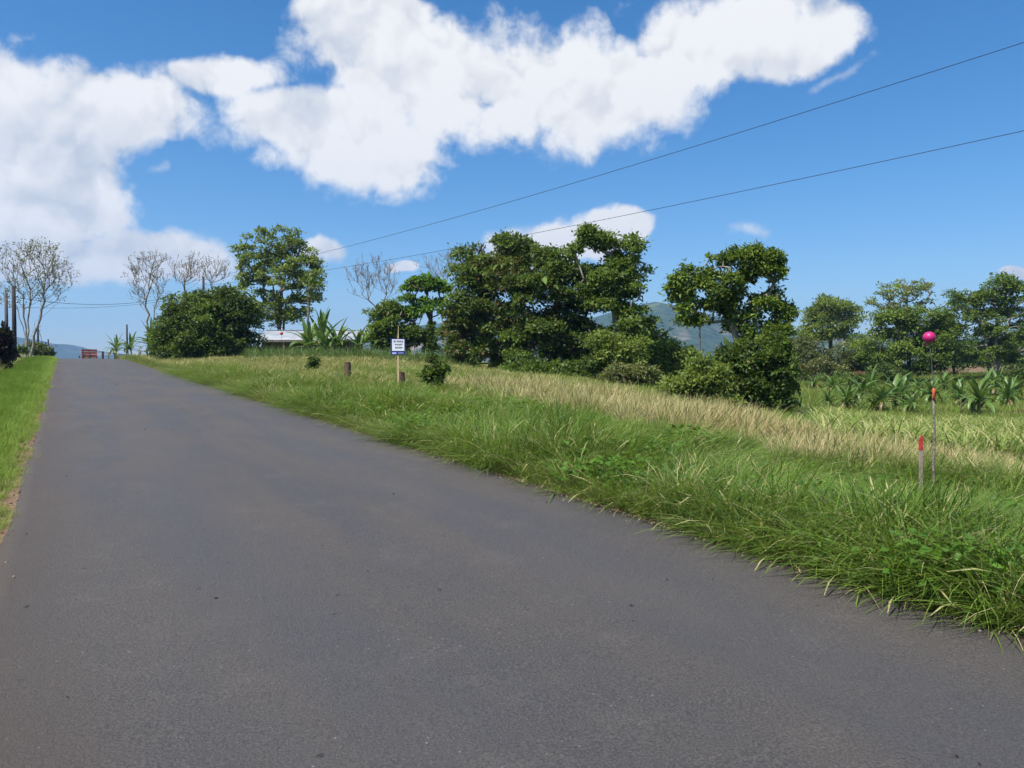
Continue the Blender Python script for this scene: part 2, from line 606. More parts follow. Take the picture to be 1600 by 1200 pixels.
def asphalt_material():
    m, g, out = newmat('worn_asphalt')
    geo = g.n('ShaderNodeNewGeometry')
    pos = geo.outputs['Position']
    lat = g.attr('lat')
    along = g.attr('along')
    cb = g.n('ShaderNodeCombineXYZ')
    g.l(g.math('MULTIPLY', lat, 1.0), cb.inputs[0])
    g.l(g.math('MULTIPLY', along, 0.16), cb.inputs[1])
    streak = g.noise(cb.outputs[0], 1.3, 4, 0.55)
    broad = g.noise(pos, 0.55, 5, 0.55)
    grain = g.noise(pos, 85, 4, 0.85)
    grit = g.noise(pos, 48, 4, 0.7)
    # bluish worn wheel tracks against brown dusty bands
    f = g.math('ADD', g.math('MULTIPLY', streak, 0.65), g.math('MULTIPLY', broad, 0.35))
    col = g.mix(g.ramp(f, 0.40, 0.60), (0.054, 0.050, 0.050), (0.078, 0.064, 0.053))
    col = g.mix(g.math('MULTIPLY', g.ramp(g.noise(pos, 0.9, 4, 0.6), 0.55, 0.75), 0.35), col, (0.074, 0.056, 0.050))
    col = g.mix(g.ramp(grit, 0.30, 0.72), g.mix(0.32, col, (0.03, 0.028, 0.027)), col)
    col = g.mix(g.ramp(grain, 0.38, 0.64), g.mix(0.42, col, (0.020, 0.019, 0.020)), g.mix(0.30, col, (0.21, 0.195, 0.18)))
    # ravelled patches where the stone shows, and worn paler wheel paths
    rav = g.math('MULTIPLY', g.ramp(g.noise(pos, 1.7, 6, 0.68), 0.54, 0.66), g.ramp(g.noise(pos, 75, 2, 0.7), 0.45, 0.62))
    col = g.mix(g.math('MULTIPLY', rav, 0.32), col, (0.155, 0.140, 0.122))
    tr = g.math('MINIMUM', g.math('ABSOLUTE', g.math('SUBTRACT', lat, 1.05)), g.math('ABSOLUTE', g.math('SUBTRACT', lat, 3.25)))
    tr = g.ramp(g.math('ADD', tr, g.math('MULTIPLY', g.math('SUBTRACT', streak, 0.5), 0.9)), 0.15, 0.70, 1.0, 0.0)
    col = g.mix(g.math('MULTIPLY', tr, 0.24), col, (0.071, 0.068, 0.071))
    # scattered pale chips
    vo = g.n('ShaderNodeTexVoronoi', feature='F1')
    g.l(pos, vo.inputs['Vector'])
    vo.inputs['Scale'].default_value = 30
    sc = g.n('ShaderNodeSeparateColor')
    g.l(vo.outputs['Color'], sc.inputs[0])
    chip = g.math('MULTIPLY', g.math('LESS_THAN', vo.outputs['Distance'], g.math('MULTIPLY', sc.outputs[2], 0.17)), g.math('GREATER_THAN', sc.outputs[0], 0.90))
    col = g.mix(g.math('MULTIPLY', chip, 0.6), col, (0.34, 0.32, 0.29))
    vo2 = g.n('ShaderNodeTexVoronoi', feature='F1')
    g.l(g.vmath('ADD', pos, (3.1, 7.7, 0.0)), vo2.inputs['Vector'])
    vo2.inputs['Scale'].default_value = 9
    sc2 = g.n('ShaderNodeSeparateColor')
    g.l(vo2.outputs['Color'], sc2.inputs[0])
    spot = g.math('MULTIPLY', g.ramp(g.math('ADD', vo2.outputs['Distance'], g.math('MULTIPLY', grit, 0.2)), 0.20, 0.30, 1.0, 0.0), g.math('GREATER_THAN', sc2.outputs[1], 0.972))
    col = g.mix(g.math('MULTIPLY', spot, 0.7), col, (0.016, 0.015, 0.015))
    # reddish dirt dragged in from both edges
    wob = g.math('MULTIPLY', g.math('SUBTRACT', broad, 0.5), 0.9)
    le = g.ramp(g.math('ADD', lat, wob), L_EDGE - 0.1, L_EDGE + 0.75, 1.0, 0.0)
    re = g.ramp(g.math('ADD', lat, wob), R_EDGE - 0.40, R_EDGE + 0.15, 0.0, 0.8)
    dirt = g.math('MULTIPLY', g.math('MAXIMUM', le, re), g.ramp(grit, 0.25, 0.6, 0.45, 0.9))
    col = g.mix(dirt, col, (0.070, 0.052, 0.039))
    rough = g.ramp(streak, 0.3, 0.7, 0.58, 0.74)
    h = g.math('ADD', g.math('MULTIPLY', grain, 1.0), g.math('MULTIPLY', grit, 0.8))
    principled(g, out, col, rough, 0.36, h, 1.0, 0.009)
    return m


M_ground = ground_material()
M_asphalt = asphalt_material()

# dry-grass belt across the field: photo column -> (distance, half depth)
BELT_U = [640, 700, 800, 900, 1000, 1100, 1250, 1400, 1600, 1750]
BELT_Y = [26, 26, 24.5, 21, 18.8, 17.2, 15.4, 14.0, 12.5, 11.8]
BELT_H = [1.0, 2.6, 4.2, 3.9, 3.4, 2.8, 2.0, 1.6, 1.5, 1.2]


def belt(x, y):
    u = 800 + F * x / np.maximum(y, 0.5)
    c = np.interp(u, BELT_U, BELT_Y)
    h = np.interp(u, BELT_U, BELT_H)
    w = 0.9 * wave(x * 0.8, y * 0.8, 5.0)
    d = np.abs(y - c + w) / h
    b = 1 - sstep(d, 0.55, 1.15)
    return np.where((u > 640) & (y > 4), b * sstep(u, 640, 760), 0.0)


def build_ground():
    radii = [0.0] + list(np.geomspace(0.8, 5000, 330))
    a_front = np.radians(np.arange(-46, 46.01, 0.36))
    a_back = np.radians(np.arange(50, 311, 4.0))
    ang = np.concatenate([a_front, a_back])
    nA, nR = len(ang), len(radii)
    R, A = np.meshgrid(radii[1:], ang, indexing='ij')
    X = R * np.sin(A); Y = R * np.cos(A)
    Z = ground(X, Y)
    v = np.stack([X.ravel(), Y.ravel(), Z.ravel()], 1)
    v = np.vstack([v, [[0, 0, gz(0, 0)]]])
    i = np.arange(nR - 2)[:, None]; j = np.arange(nA)[None]
    j2 = (j + 1) % nA
    q = np.stack([(i * nA + j), (i * nA + j2), ((i + 1) * nA + j2), ((i + 1) * nA + j)], -1).reshape(-1, 4)[:, ::-1]
    c = len(v) - 1
    jj = np.arange(nA)
    tri = np.stack([np.full(nA, c), (jj + 1) % nA, jj], 1)
    s, l = sl(v[:, 0], v[:, 1])
    soil = np.maximum(1 - sstep(np.abs(l - R_EDGE), 0.1, 0.7), 1 - sstep(np.abs(l - L_EDGE + 0.15), 0.15, 0.55)) * (s < 200)
    uu = 800 + F * v[:, 0] / np.maximum(v[:, 1], 1)
    dryv = belt(v[:, 0], v[:, 1]) * np.interp(uu, [640, 850, 1250, 1450], [0.5, 1, 0.8, 0.4])
    # the bare earth bank far right
    r = np.hypot(v[:, 0], v[:, 1]); u = 800 + F * v[:, 0] / np.maximum(v[:, 1], 1)
    soil = np.maximum(soil, sstep(r, 112, 118) * (1 - sstep(r, 150, 175)) * sstep(u, 1440, 1490) * (v[:, 1] > 10))
    me = mesh_np('ground', v, [q, tri], {'soil': soil, 'dry': dryv}, smooth=True)
    o = link('ground', me, M_ground)
    tag(o, 'grassy field and verge rising beside the road', None, None, 'structure')


build_ground()


def build_road():
    ss = np.concatenate([np.arange(-14, 20, 0.22), np.arange(20, 150, 0.9)])
    lats = np.array([L_EDGE, L_EDGE + .12, 0.2, 0.8, 1.5, 2.15, 2.8, 3.5, 4.1, R_EDGE - .12, R_EDGE])
    V, LA, AL = [], [], []
    nl = len(lats) + 2
    for s in ss:
        z = float(road_z(s))
        eL = 0.05 * mnoise.noise(Vector((s * 0.9, 0, 0))) + 0.07 * mnoise.noise(Vector((s * 0.25, 3, 0))) + 0.025 * mnoise.noise(Vector((s * 4.1, 8, 0)))
        eR = 0.05 * mnoise.noise(Vector((s * 0.9, 10, 0))) + 0.07 * mnoise.noise(Vector((s * 0.25, 13, 0))) + 0.05 * mnoise.noise(Vector((s * 3.1, 18, 0))) + 0.03 * mnoise.noise(Vector((s * 8.1, 28, 0)))
        row = []
        for k, l in enumerate(lats):
            l2 = l + (eL if k < 2 else 0) + (eR if k >= len(lats) - 2 else 0)
            camber = 0.035 * (1 - ((l - 2.15) / 2.55) ** 2)
            row.append((l2, z + camber - 0.004))
        row = [(row[0][0] - 0.05, z - 0.13)] + row + [(row[-1][0] + 0.05, z - 0.13)]
        for l2, zz in row:
            V.append((RD[0] * s + RN[0] * l2, RD[1] * s + RN[1] * l2, zz + 0.014))
            LA.append(l2); AL.append(s)
    n = len(ss)
    i = np.arange(n - 1)[:, None]; j = np.arange(nl - 1)[None]
    q = np.stack([i * nl + j, i * nl + j + 1, (i + 1) * nl + j + 1, (i + 1) * nl + j], -1).reshape(-1, 4)
    me = mesh_np('road', np.array(V), q, {'lat': np.array(LA), 'along': np.array(AL)}, smooth=True)
    o = link('road', me, M_asphalt)
    tag(o, 'worn grey asphalt country road climbing to a crest', None, None, 'structure')


build_road()


# ------------------------------------------------------------------ mountains
def mountain_material():
    m, g, out = newmat('forested_mountain')
    geo = g.n('ShaderNodeNewGeometry')
    pos = geo.outputs['Position']
    n = g.noise(pos, 0.004, 6, 0.6)
    f = g.noise(pos, 0.05, 5, 0.7)
    col = g.mix(g.ramp(f, 0.35, 0.65), (0.020, 0.040, 0.016), (0.060, 0.090, 0.032))
    col = g.mix(g.ramp(n, 0.55, 0.66, 0, 0.8), col, (0.14, 0.17, 0.06))
    sepz = g.n('ShaderNodeSeparateXYZ')
    g.l(pos, sepz.inputs[0])
    low = g.ramp(sepz.outputs[2], 120, 45)
    col = g.mix(g.math('MULTIPLY', low, g.ramp(g.noise(pos, 0.0065, 4, 0.6), 0.52, 0.62, 0, 0.9)), col, (0.30, 0.22, 0.16))
    principled(g, out, col, 0.95, 0.05, f, 0.8, 12.0)
    return m


M_mount = mountain_material()


def mountain(name, label, prof, dist, depth, seed, base=-20):
    us = [p[0] for p in prof]; vs = [p[1] for p in prof]
    nu, nd = 150, 34
    U = np.linspace(us[0], us[-1], nu)
    V = []
    for k in range(nd):
        t = k / (nd - 1)                      # 0 near foot, 0.55 ridge, 1 far foot
        shape = sstep(t, -0.05, 0.55) if t < 0.55 else 1 - sstep(t, 0.55, 1.25)
        shape = float(shape)
        y = dist + depth * (t - 0.55)
        for u in U:
            v = np.interp(u, us, vs)
            zt = EYE + (575 - v) / F * dist
            x = (u - 800) / F * dist * (0.6 + 0.4 * y / dist)
            nz = mnoise.fractal(Vector((x * 0.0032, y * 0.0032, seed)), 0.9, 2.1, 6)
            rid = 1 - abs(mnoise.noise(Vector((x * 0.0055, y * 0.0028, seed + 5)))) * 2
            h = (zt - base) * shape
            z = base + h * (1 + 0.13 * nz * (1 - 0.75 * shape ** 4) + 0.12 * (rid - 0.5) * (1 - shape ** 3))
            V.append((x, y, z))
    i = np.arange(nd - 1)[:, None]; j = np.arange(nu - 1)[None]
    q = np.stack([i * nu + j, i * nu + j + 1, (i + 1) * nu + j + 1, (i + 1) * nu + j], -1).reshape(-1, 4)
    o = link(name, mesh_np(name, np.array(V), q, smooth=True), M_mount)
    tag(o, label, None, None, 'structure')


mountain('mountain', 'long blue ridge behind the road crest',
         [(-500, 520), (-250, 512), (-60, 522), (0, 524), (40, 529), (75, 537), (105, 538), (125, 543), (140, 546), (170, 550), (230, 556), (330, 552), (450, 540), (560, 528), (700, 502), (800, 512), (900, 540)], 3300, 1800, 1.0)
mountain('mountain', 'forested blue mountain rising behind the trees with one rounded peak',
         [(560, 556), (640, 530), (720, 512), (800, 520), (900, 505), (980, 480), (1020, 473), (1045, 478), (1090, 492), (1140, 500), (1190, 510), (1240, 518), (1290, 527), (1340, 522), (1400, 525), (1500, 532), (1650, 520), (1900, 540)], 2300, 1500, 4.0)


# ------------------------------------------------------------------ foliage and trees
def leaf_quads(cent, axis, nrm, L, W, fold=0.25):
    """folded diamond leaves: 4 verts, 2 triangles each"""
    n = len(cent)
    axis = axis / np.linalg.norm(axis, axis=1, keepdims=True)
    side = np.cross(axis, nrm)
    side /= np.linalg.norm(side, axis=1, keepdims=True) + 1e-9
    up = np.cross(side, axis)
    L = L[:, None]; W = W[:, None]
    v = np.empty((n, 4, 3))
    v[:, 0] = cent
    v[:, 1] = cent + axis * L * 0.45 + side * W * 0.5 + up * W * fold
    v[:, 2] = cent + axis * L - up * L * 0.12
    v[:, 3] = cent + axis * L * 0.45 - side * W * 0.5 + up * W * fold
    b = np.arange(n)[:, None] * 4
    f = np.concatenate([b + np.array([[0, 1, 2]]), b + np.array([[0, 2, 3]])])
    return v.reshape(-1, 3), f


def unit(n, r):
    d = r.normal(size=(n, 3))
    return d / np.linalg.norm(d, axis=1, keepdims=True)


def foliage_mesh(name, clumps, r, per, leaf, up=0.55, oddp=0.0, flat=0.75, droop=0.0, solid=0.55, tspread=0.18):
    """clumps: array of (x,y,z,radius, odd 0..1)"""
    clumps = np.asarray(clumps, float)
    k = len(clumps)
    cnt = np.maximum(6, (per * 1.35 * (clumps[:, 3] / np.mean(clumps[:, 3])) ** 2 * r.uniform(0.7, 1.3, k)).astype(int))
    idx = np.repeat(np.arange(k), cnt)
    n = len(idx)
    d = unit(n, r)
    d[:, 2] = np.where(d[:, 2] < -0.35, -d[:, 2] * 0.8, d[:, 2])
    rad = solid + (1 - solid) * r.random(n) ** 0.7
    rad *= r.uniform(0.7, 1.1, n) + (r.random(n) < 0.16) * r.uniform(0.1, 0.7, n)
    off = d * (rad * clumps[idx, 3])[:, None]
    off[:, 2] *= flat
    c = clumps[idx, :3] + off
    ax = d * 0.7 + unit(n, r) * 0.75
    ax[:, 2] -= droop
    nr = d * (1 - up) + np.array([0, 0, up]) + unit(n, r) * 0.55
    L = leaf * 0.82 * np.exp(r.normal(0, 0.32, n))
    v, f = leaf_quads(c, ax, nr, L, L * r.uniform(0.42, 0.62, n))
    ct = np.clip(r.normal(0.5, 0.27, k), 0.02, 1.0)
    tint = np.clip(ct[idx] + r.normal(0, tspread, n), 0, 1)
    odd = np.where(r.random(n) < clumps[idx, 4] + oddp, r.uniform(0.5, 1.0, n), 0.0)
    return mesh_np(name, v, f, {'tint': np.repeat(tint, 4), 'odd': np.repeat(odd, 4)})


def grow(trunks, targets, r, seg=0.6, wob=0.10, back=0.45, up=0.35, direct=0.10):
    """connect every target to the nearest suitable point of the growing skeleton"""
    pos, par = [], []
    plen = []
    for tr in trunks:
        prev = -1
        for p in tr:
            pos.append(np.array(p, float)); par.append(prev)
            plen.append(0 if prev < 0 else plen[prev] + np.linalg.norm(pos[-1] - pos[prev]))
            prev = len(pos) - 1
    nb = len(pos)
    tips = []
    tg = np.asarray(targets, float)
    c0 = np.mean([t[-1] for t in trunks], axis=0)
    order = np.argsort(np.linalg.norm(tg - c0, axis=1))
    for ti in order:
        t = tg[ti]
        A = np.array(pos)
        d = np.linalg.norm(A - t, axis=1)
        dz = A[:, 2] - t[2]
        cost = d + back * np.maximum(dz + 0.25 * d, 0) + direct * np.array(plen)
        cost[:1] += 3
        k = int(np.argmin(cost))
        D = np.linalg.norm(t - pos[k])
        m = max(1, int(round(D / seg)))
        p0 = pos[k].copy()
        out = t - p0
        ctrl = p0 + out * 0.45 + np.array([0, 0, up * D * 0.4]) + r.normal(0, wob * D, 3)
        prev = k
        for q in range(1, m + 1):
            s = q / m
            p = (1 - s) ** 2 * p0 + 2 * s * (1 - s) * ctrl + s * s * t
            if q < m:
                p = p + r.normal(0, wob * 0.35, 3) * min(1, D)
            pos.append(p); par.append(prev); plen.append(plen[prev] + D / m)
            prev = len(pos) - 1
        tips.append(prev)
    return np.array(pos), np.array(par), tips, nb


def limbs_mesh(name, pos, par, r_base, r_tip, expo=0.5, sides=6, trunk_nodes=0):
    n = len(pos)
    load = np.zeros(n)
    has = np.zeros(n, bool)
    for i in range(n):
        if par[i] >= 0: has[par[i]] = True
    load[~has] = 1
    for i in range(n - 1, -1, -1):
        if par[i] >= 0: load[par[i]] += load[i]
    rad = r_tip + (r_base - r_tip) * (load / load.max()) ** expo
    e = np.where(par >= 0)[0]
    a = pos[par[e]]; b = pos[e]
    ra = rad[par[e]].copy(); rb = rad[e]
    # a side branch starts at its own girth, not at its parent's
    thin = ra > rb * 1.8
    ra[thin] = rb[thin] * 1.25
    d = b - a
    ln = np.linalg.norm(d, axis=1, keepdims=True) + 1e-9
    d = d / ln
    b = b + d * (rb * 0.4)[:, None]
    ref = np.where(np.abs(d[:, 2:3]) > 0.9, np.array([[1.0, 0, 0]]), np.array([[0, 0, 1.0]]))
    x = np.cross(d, ref); x /= np.linalg.norm(x, axis=1, keepdims=True)
    y = np.cross(d, x)
    V = np.empty((len(e), 2, sides, 3))
    for k in range(sides):
        t = 2 * math.pi * k / sides
        o = x * math.cos(t) + y * math.sin(t)
        V[:, 0, k] = a + o * ra[:, None]
        V[:, 1, k] = b + o * rb[:, None]
    base = np.arange(len(e))[:, None] * (2 * sides)
    F_ = []
    for k in range(sides):
        k2 = (k + 1) % sides
        F_.append(base + np.array([[k, k2, sides + k2, sides + k]]))
    return mesh_np(name, V.reshape(-1, 3), np.concatenate(F_), smooth=True)


def lobe_targets(lobes, y, origin, r, shell=0.5):
    """lobes: (u,v,ru,rv,n[,dy[,odd]]) in photo units at distance y -> targets local to origin"""
    T, odd = [], []
    for lb in lobes:
        u, v, ru, rv, n = lb[:5]
        dy = lb[5] if len(lb) > 5 else 0.0
        od = lb[6] if len(lb) > 6 else 0.0
        c = np.array(P(u, v, y)) - origin + np.array([0, dy, 0])
        k = y / F
        d = unit(n, r)
        rad = (shell + (1 - shell) * r.random(n)) ** 0.8 * r.uniform(0.85, 1.18, n)
        T.append(c + d * rad[:, None] * np.array([ru * k, 0.5 * (ru + rv) * k, rv * k]))
        odd += [od] * n
    return np.concatenate(T), np.array(odd)


def tree(name, label, cat, u, y, lobes, trunk_top, mat, bark, leaf=0.2, per=110, clump=0.55, r_base=0.16, seed=1, group=None,
         trunks=None, oddp=0.0, shell=0.5, up=0.55, flat=0.75, solid=0.55, r_tip=0.012, seg=0.6, wob=0.10, droop=0.0, lean=0.0, sides=6,
         sink=0.08, cvar=0.42, name_crown='crown', tspread=0.18, upc=0.35):
    r = np.random.default_rng(seed)
    base = at(u, y)
    org = np.array(base)
    root = empty(name, base)
    tg, odd = lobe_targets(lobes, y, org, r, shell)
    tg[:, 2] = np.maximum(tg[:, 2], clump * 0.35)
    tt = trunks if trunks is not None else [(u, trunk_top)]
    tr = []
    for q, (tu, tv) in enumerate(tt):
        top = np.array(P(tu, tv, y)) - org
        m = max(3, int(np.linalg.norm(top) / 0.8))
        st = np.array([r.normal(0, 0.12) * (len(tt) > 1), r.normal(0, 0.12) * (len(tt) > 1), -sink])
        pts = []
        for i in range(m + 1):
            s = i / m
            p = st * (1 - s) + top * s
            if 0 < i < m:
                p = p + r.normal(0, 0.05, 3) * np.array([1, 1, 0.2])
            pts.append(p)
        tr.append(pts)
    pos, par, tips, nb = grow(tr, tg, r, seg, wob, up=upc)
    tm = limbs_mesh(name + '_trunk', pos, par, r_base, r_tip, 0.5, sides)
    link('trunk', tm, bark, root)
    cl = np.column_stack([tg, clump * r.uniform(1 - cvar, 1 + cvar, len(tg)), odd])
    if cat == 'tree':                      # coherent openings in the crown, where limbs and sky show
        hole = np.array([mnoise.noise(Vector(p) * (0.95 / (clump * 2.2)) + Vector((seed, 0, 0))) for p in tg])
        cl = cl[hole > np.quantile(hole, 0.24 if y < 60 else 0.08)]
        cl[:, 3] *= r.uniform(0.75, 1.1, len(cl))
    fm = foliage_mesh(name + '_crown', cl, r, per, leaf, up, oddp, flat, droop, solid, tspread)
    link(name_crown, fm, mat, root)
    tag(root, label, cat, group)
    return root


def bare_tree(name, label, u, y, lobes, trunks, seed, r_base=0.13, leaves=0, group=None, r_tip=0.016, leafmatl=None, twig=0.5, shell=0.35, leaf=0.14, bark=None):
    r = np.random.default_rng(seed)
    base = at(u, y)
    org = np.array(base)
    root = empty(name, base)
    tg, _ = lobe_targets(lobes, y, org, r, shell)
    tr = []
    for (tu, tv) in trunks:
        top = np.array(P(tu, tv, y)) - org
        m = max(4, int(np.linalg.norm(top) / 0.8))
        st = np.array([r.normal(0, 0.2) * (len(trunks) > 1), r.normal(0, 0.2), -0.08])
        tr.append([st * (1 - i / m) + top * (i / m) + (r.normal(0, 0.07, 3) * np.array([1, 1, .2]) if 0 < i < m else 0) for i in range(m + 1)])
    pos, par, tips, nb = grow(tr, tg, r, 0.9, 0.025, back=1.2, up=0.04, direct=0.5)
    pos = list(pos); par = list(par)
    ends = []
    for t in tips:
        d0 = pos[t] - pos[par[t]]
        d0 = d0 / (np.linalg.norm(d0) + 1e-9)
        for q in range(3):
            d = d0 * 0.6 + r.normal(0, 0.42, 3) + np.array([0, 0, 1.0])
            d /= np.linalg.norm(d)
            k = t
            for w in range(2):
                pos.append(pos[k] + d * twig * r.uniform(0.35, 0.7) + r.normal(0, 0.04, 3)); par.append(k); k = len(pos) - 1
            ends.append(pos[-1])
    tm = limbs_mesh(name + '_trunk', np.array(pos), np.array(par), r_base * 0.66, r_tip * 0.5, 0.70, 5)
    link('trunk', tm, bark or M_twig, root)
    if leaves:
        ends = np.array(ends)
        pick = r.integers(0, len(ends), leaves)
        n = leaves
        c = ends[pick] + r.normal(0, 0.16, (n, 3))
        v, f = leaf_quads(c, unit(n, r), unit(n, r) + np.array([0, 0, 0.6]), leaf * r.uniform(0.7, 1.3, n), leaf * 0.5 * r.uniform(0.7, 1.3, n))
        fm = mesh_np(name + '_crown', v, f, {'tint': np.repeat(r.random(n), 4), 'odd': np.repeat((r.random(n) < 0.3) * 0.8, 4)})
        link('crown', fm, leafmatl or M_leaf_olive, root)
    tag(root, label, 'tree', group)
    return root


# --- left side of the road
bare_tree('sparse_tree', 'tall nearly leafless tree with several pale trunks beside the left utility poles', 47, 72,
          [(50, 425, 52, 48, 120), (20, 450, 40, 40, 50), (85, 440, 28, 40, 40), (60, 400, 30, 22, 40)],
          [(22, 470), (36, 480), (47, 455), (55, 500), (70, 470)], 11, 0.16, leaves=1300, leafmatl=M_leaf_olive, r_tip=0.020, leaf=0.2, bark=M_bark_pale)
tree('cordyline_bush', 'very dark maroon leafed bush at the foot of the poles left of the road', 'bush', 4, 40,
     [(-2, 540, 11, 18, 22), (4, 552, 8, 10, 12), (-6, 562, 12, 9, 12)], 550, M_leaf_red, M_bark_brown, leaf=0.26, per=90, clump=0.28, r_base=0.05, seed=12, droop=0.3)
tree('roadside_bush', 'olive green bush around the foot of the sparse tree', 'bush', 55, 74,
     [(54, 548, 8, 9, 12), (66, 550, 10, 8, 12), (74, 553, 6, 5, 6)], 552, M_leaf_olive, M_bark_brown, leaf=0.22, per=110, clump=0.42, r_base=0.05, seed=13)
tree('roadside_bush', 'small bright bush between the dark maroon bush and the pale trunks', 'bush', 33, 66,
     [(33, 551, 5, 6, 8)], 555, M_leaf_mid, M_bark_brown, leaf=0.2, per=90, clump=0.3, r_base=0.04, seed=14)

# --- right of the crest, from left to right
bare_tree('bare_tree', 'leafless pale tree behind the banana plants at the road crest', 236, 92,
          [(228, 425, 32, 28, 90), (215, 460, 20, 22, 30), (246, 450, 14, 36, 36), (240, 405, 24, 12, 26)],
          [(228, 468), (241, 490)], 21, 0.16, leaves=420, r_tip=0.022, leaf=0.2)
bare_tree('bare_tree', 'leafless tree rising straight behind the dark rounded bush', 300, 92,
          [(288, 425, 24, 22, 70), (304, 420, 16, 24, 50)], [(290, 500), (304, 505)], 22, 0.14, leaves=200, r_tip=0.020, leaf=0.18)
bare_tree('bare_tree', 'leafless tree between the dark rounded bush and the tall green tree', 338, 92,
          [(337, 424, 22, 22, 80)], [(333, 500), (341, 500)], 23, 0.13, leaves=120, r_tip=0.018, leaf=0.18)
tree('rounded_bush', 'large dark green rounded bush on the bank beside the road crest', 'bush', 325, 54,
     [(325, 505, 66, 42, 120), (290, 490, 36, 28, 40), (355, 490, 36, 28, 45), (310, 535, 66, 22, 70), (325, 553, 74, 10, 50), (370, 535, 28, 26, 45), (340, 473, 34, 14, 26), (265, 525, 24, 24, 22)],
     530, M_leaf_dark, M_bark_brown, leaf=0.21, per=125, clump=0.58, r_base=0.14, seed=31, oddp=0.03, flat=0.8)
tree('tall_tree', 'tall light green broad crowned tree behind the white roofed house', 'tree', 437, 74,
     [(432, 385, 40, 32, 44), (465, 405, 34, 36, 40), (395, 420, 32, 34, 36), (440, 440, 52, 40, 56), (388, 465, 26, 32, 30), (480, 455, 22, 40, 30),
      (415, 490, 36, 22, 26), (465, 485, 26, 20, 18)],
     470, M_leaf_light, M_bark_grey, leaf=0.27, per=58, clump=0.55, r_base=0.17, seed=32, trunks=[(432, 455), (441, 440), (447, 470)], r_tip=0.018, oddp=0.05, solid=0.35)
tree('slender_tree', 'slender half bare tree just right of the tall light green tree', 'tree', 482, 72,
     [(483, 455, 20, 22, 14), (490, 435, 14, 20, 8)], 470, M_leaf_light, M_bark_grey, leaf=0.28, per=26, clump=0.5, r_base=0.11, seed=33, r_tip=0.02, solid=0.3)
bare_tree('bare_tree', 'wide vase shaped leafless tree between the tall tree and the sign', 594, 92,
          [(582, 425, 44, 28, 110), (565, 440, 26, 26, 40), (607, 440, 20, 28, 46)], [(596, 490), (592, 484)], 24, 0.17, r_tip=0.021)
bare_tree('bare_tree', 'leafless tree partly hidden by the brownish dense tree', 705, 92,
          [(690, 420, 40, 28, 90), (705, 440, 26, 36, 60), (720, 410, 26, 18, 40)], [(712, 520), (704, 510)], 25, 0.16, r_tip=0.021)
tree('dense_small_tree', 'dense dark green small tree right behind the for sale sign', 'tree', 605, 58,
     [(600, 497, 28, 26, 36), (625, 510, 36, 26, 50), (645, 528, 20, 22, 26), (592, 525, 22, 22, 24), (620, 535, 34, 16, 30)],
     520, M_leaf_mid, M_bark_pale, leaf=0.22, per=115, clump=0.52, r_base=0.1, seed=34, trunks=[(592, 515), (607, 512), (628, 520)], oddp=0.02)
tree('small_tree', 'small bright green tree with ivy clad straight trunk and flat topped crown', 'tree', 672, 58,
     [(660, 445, 26, 12, 22), (680, 452, 20, 12, 18), (640, 455, 14, 8, 8), (650, 470, 16, 8, 8), (684, 474, 12, 6, 7), (665, 483, 22, 6, 8), (690, 492, 10, 5, 4), (648, 488, 10, 4, 4)],
     480, M_leaf_vivid, M_bark_brown, leaf=0.24, per=80, clump=0.42, r_base=0.13, seed=35, trunks=[(670, 478), (675, 485)], flat=0.6)
tree('ivy_climber', 'dark ivy wrapped round the straight trunk of the bright small tree', 'plant', 673, 57.7,
     [(673, 535, 7, 18, 22), (673, 515, 5, 14, 10), (676, 548, 14, 6, 10)], 540, M_leaf_dark, M_bark_brown, leaf=0.2, per=60, clump=0.24, r_base=0.03, seed=36)

# central stand
tree('dense_tree', 'big dense tree with rusty brown leaves among the green, leftmost of the central stand', 'tree', 772, 46,
     [(752, 400, 28, 24, 30), (795, 390, 30, 18, 26), (740, 440, 36, 32, 44), (785, 440, 48, 40, 60, -0.4, 0.34), (730, 490, 30, 26, 30, -0.5, 0.0), (712, 515, 24, 26, 26, 0, 0.32),
      (775, 500, 52, 36, 60, 0, 0.14), (740, 550, 40, 22, 36, 0, 0.18), (795, 555, 34, 28, 36), (820, 410, 24, 22, 18)],
     530, M_leaf_dark, M_bark_brown, leaf=0.21, per=120, clump=0.55, r_base=0.2, seed=41, trunks=[(765, 500), (785, 490), (800, 510)], oddp=0.04)
tree('dense_tree', 'big dense all green tree in the middle of the central stand', 'tree', 866, 44,
     [(850, 405, 22, 16, 14), (870, 430, 40, 28, 42), (900, 440, 26, 22, 22), (840, 460, 44, 40, 50), (895, 480, 44, 36, 50), (850, 520, 52, 36, 60), (905, 540, 44, 34, 48), (860, 568, 60, 24, 56)],
     520, M_leaf_dark, M_bark_brown, leaf=0.20, per=115, clump=0.52, r_base=0.2, seed=42, trunks=[(850, 500), (872, 480), (890, 520)], oddp=0.03)
tree('leaning_tree', 'tall tree with leaning pale limbs and an open top, right end of the central stand', 'tree', 985, 42,
     [(918, 372, 20, 12, 14), (945, 380, 22, 12, 14), (898, 390, 8, 7, 3), (975, 400, 30, 24, 30), (990, 425, 22, 30, 28), (955, 440, 36, 24, 30), (975, 465, 38, 26, 40),
      (945, 475, 26, 18, 16), (985, 505, 34, 26, 36), (1000, 540, 24, 20, 20), (925, 445, 18, 14, 10)],
     520, M_leaf_mid, M_bark_pale, leaf=0.19, per=115, clump=0.47, r_base=0.17, seed=43, trunks=[(985, 500), (960, 490), (920, 515)], oddp=0.02, solid=0.45)
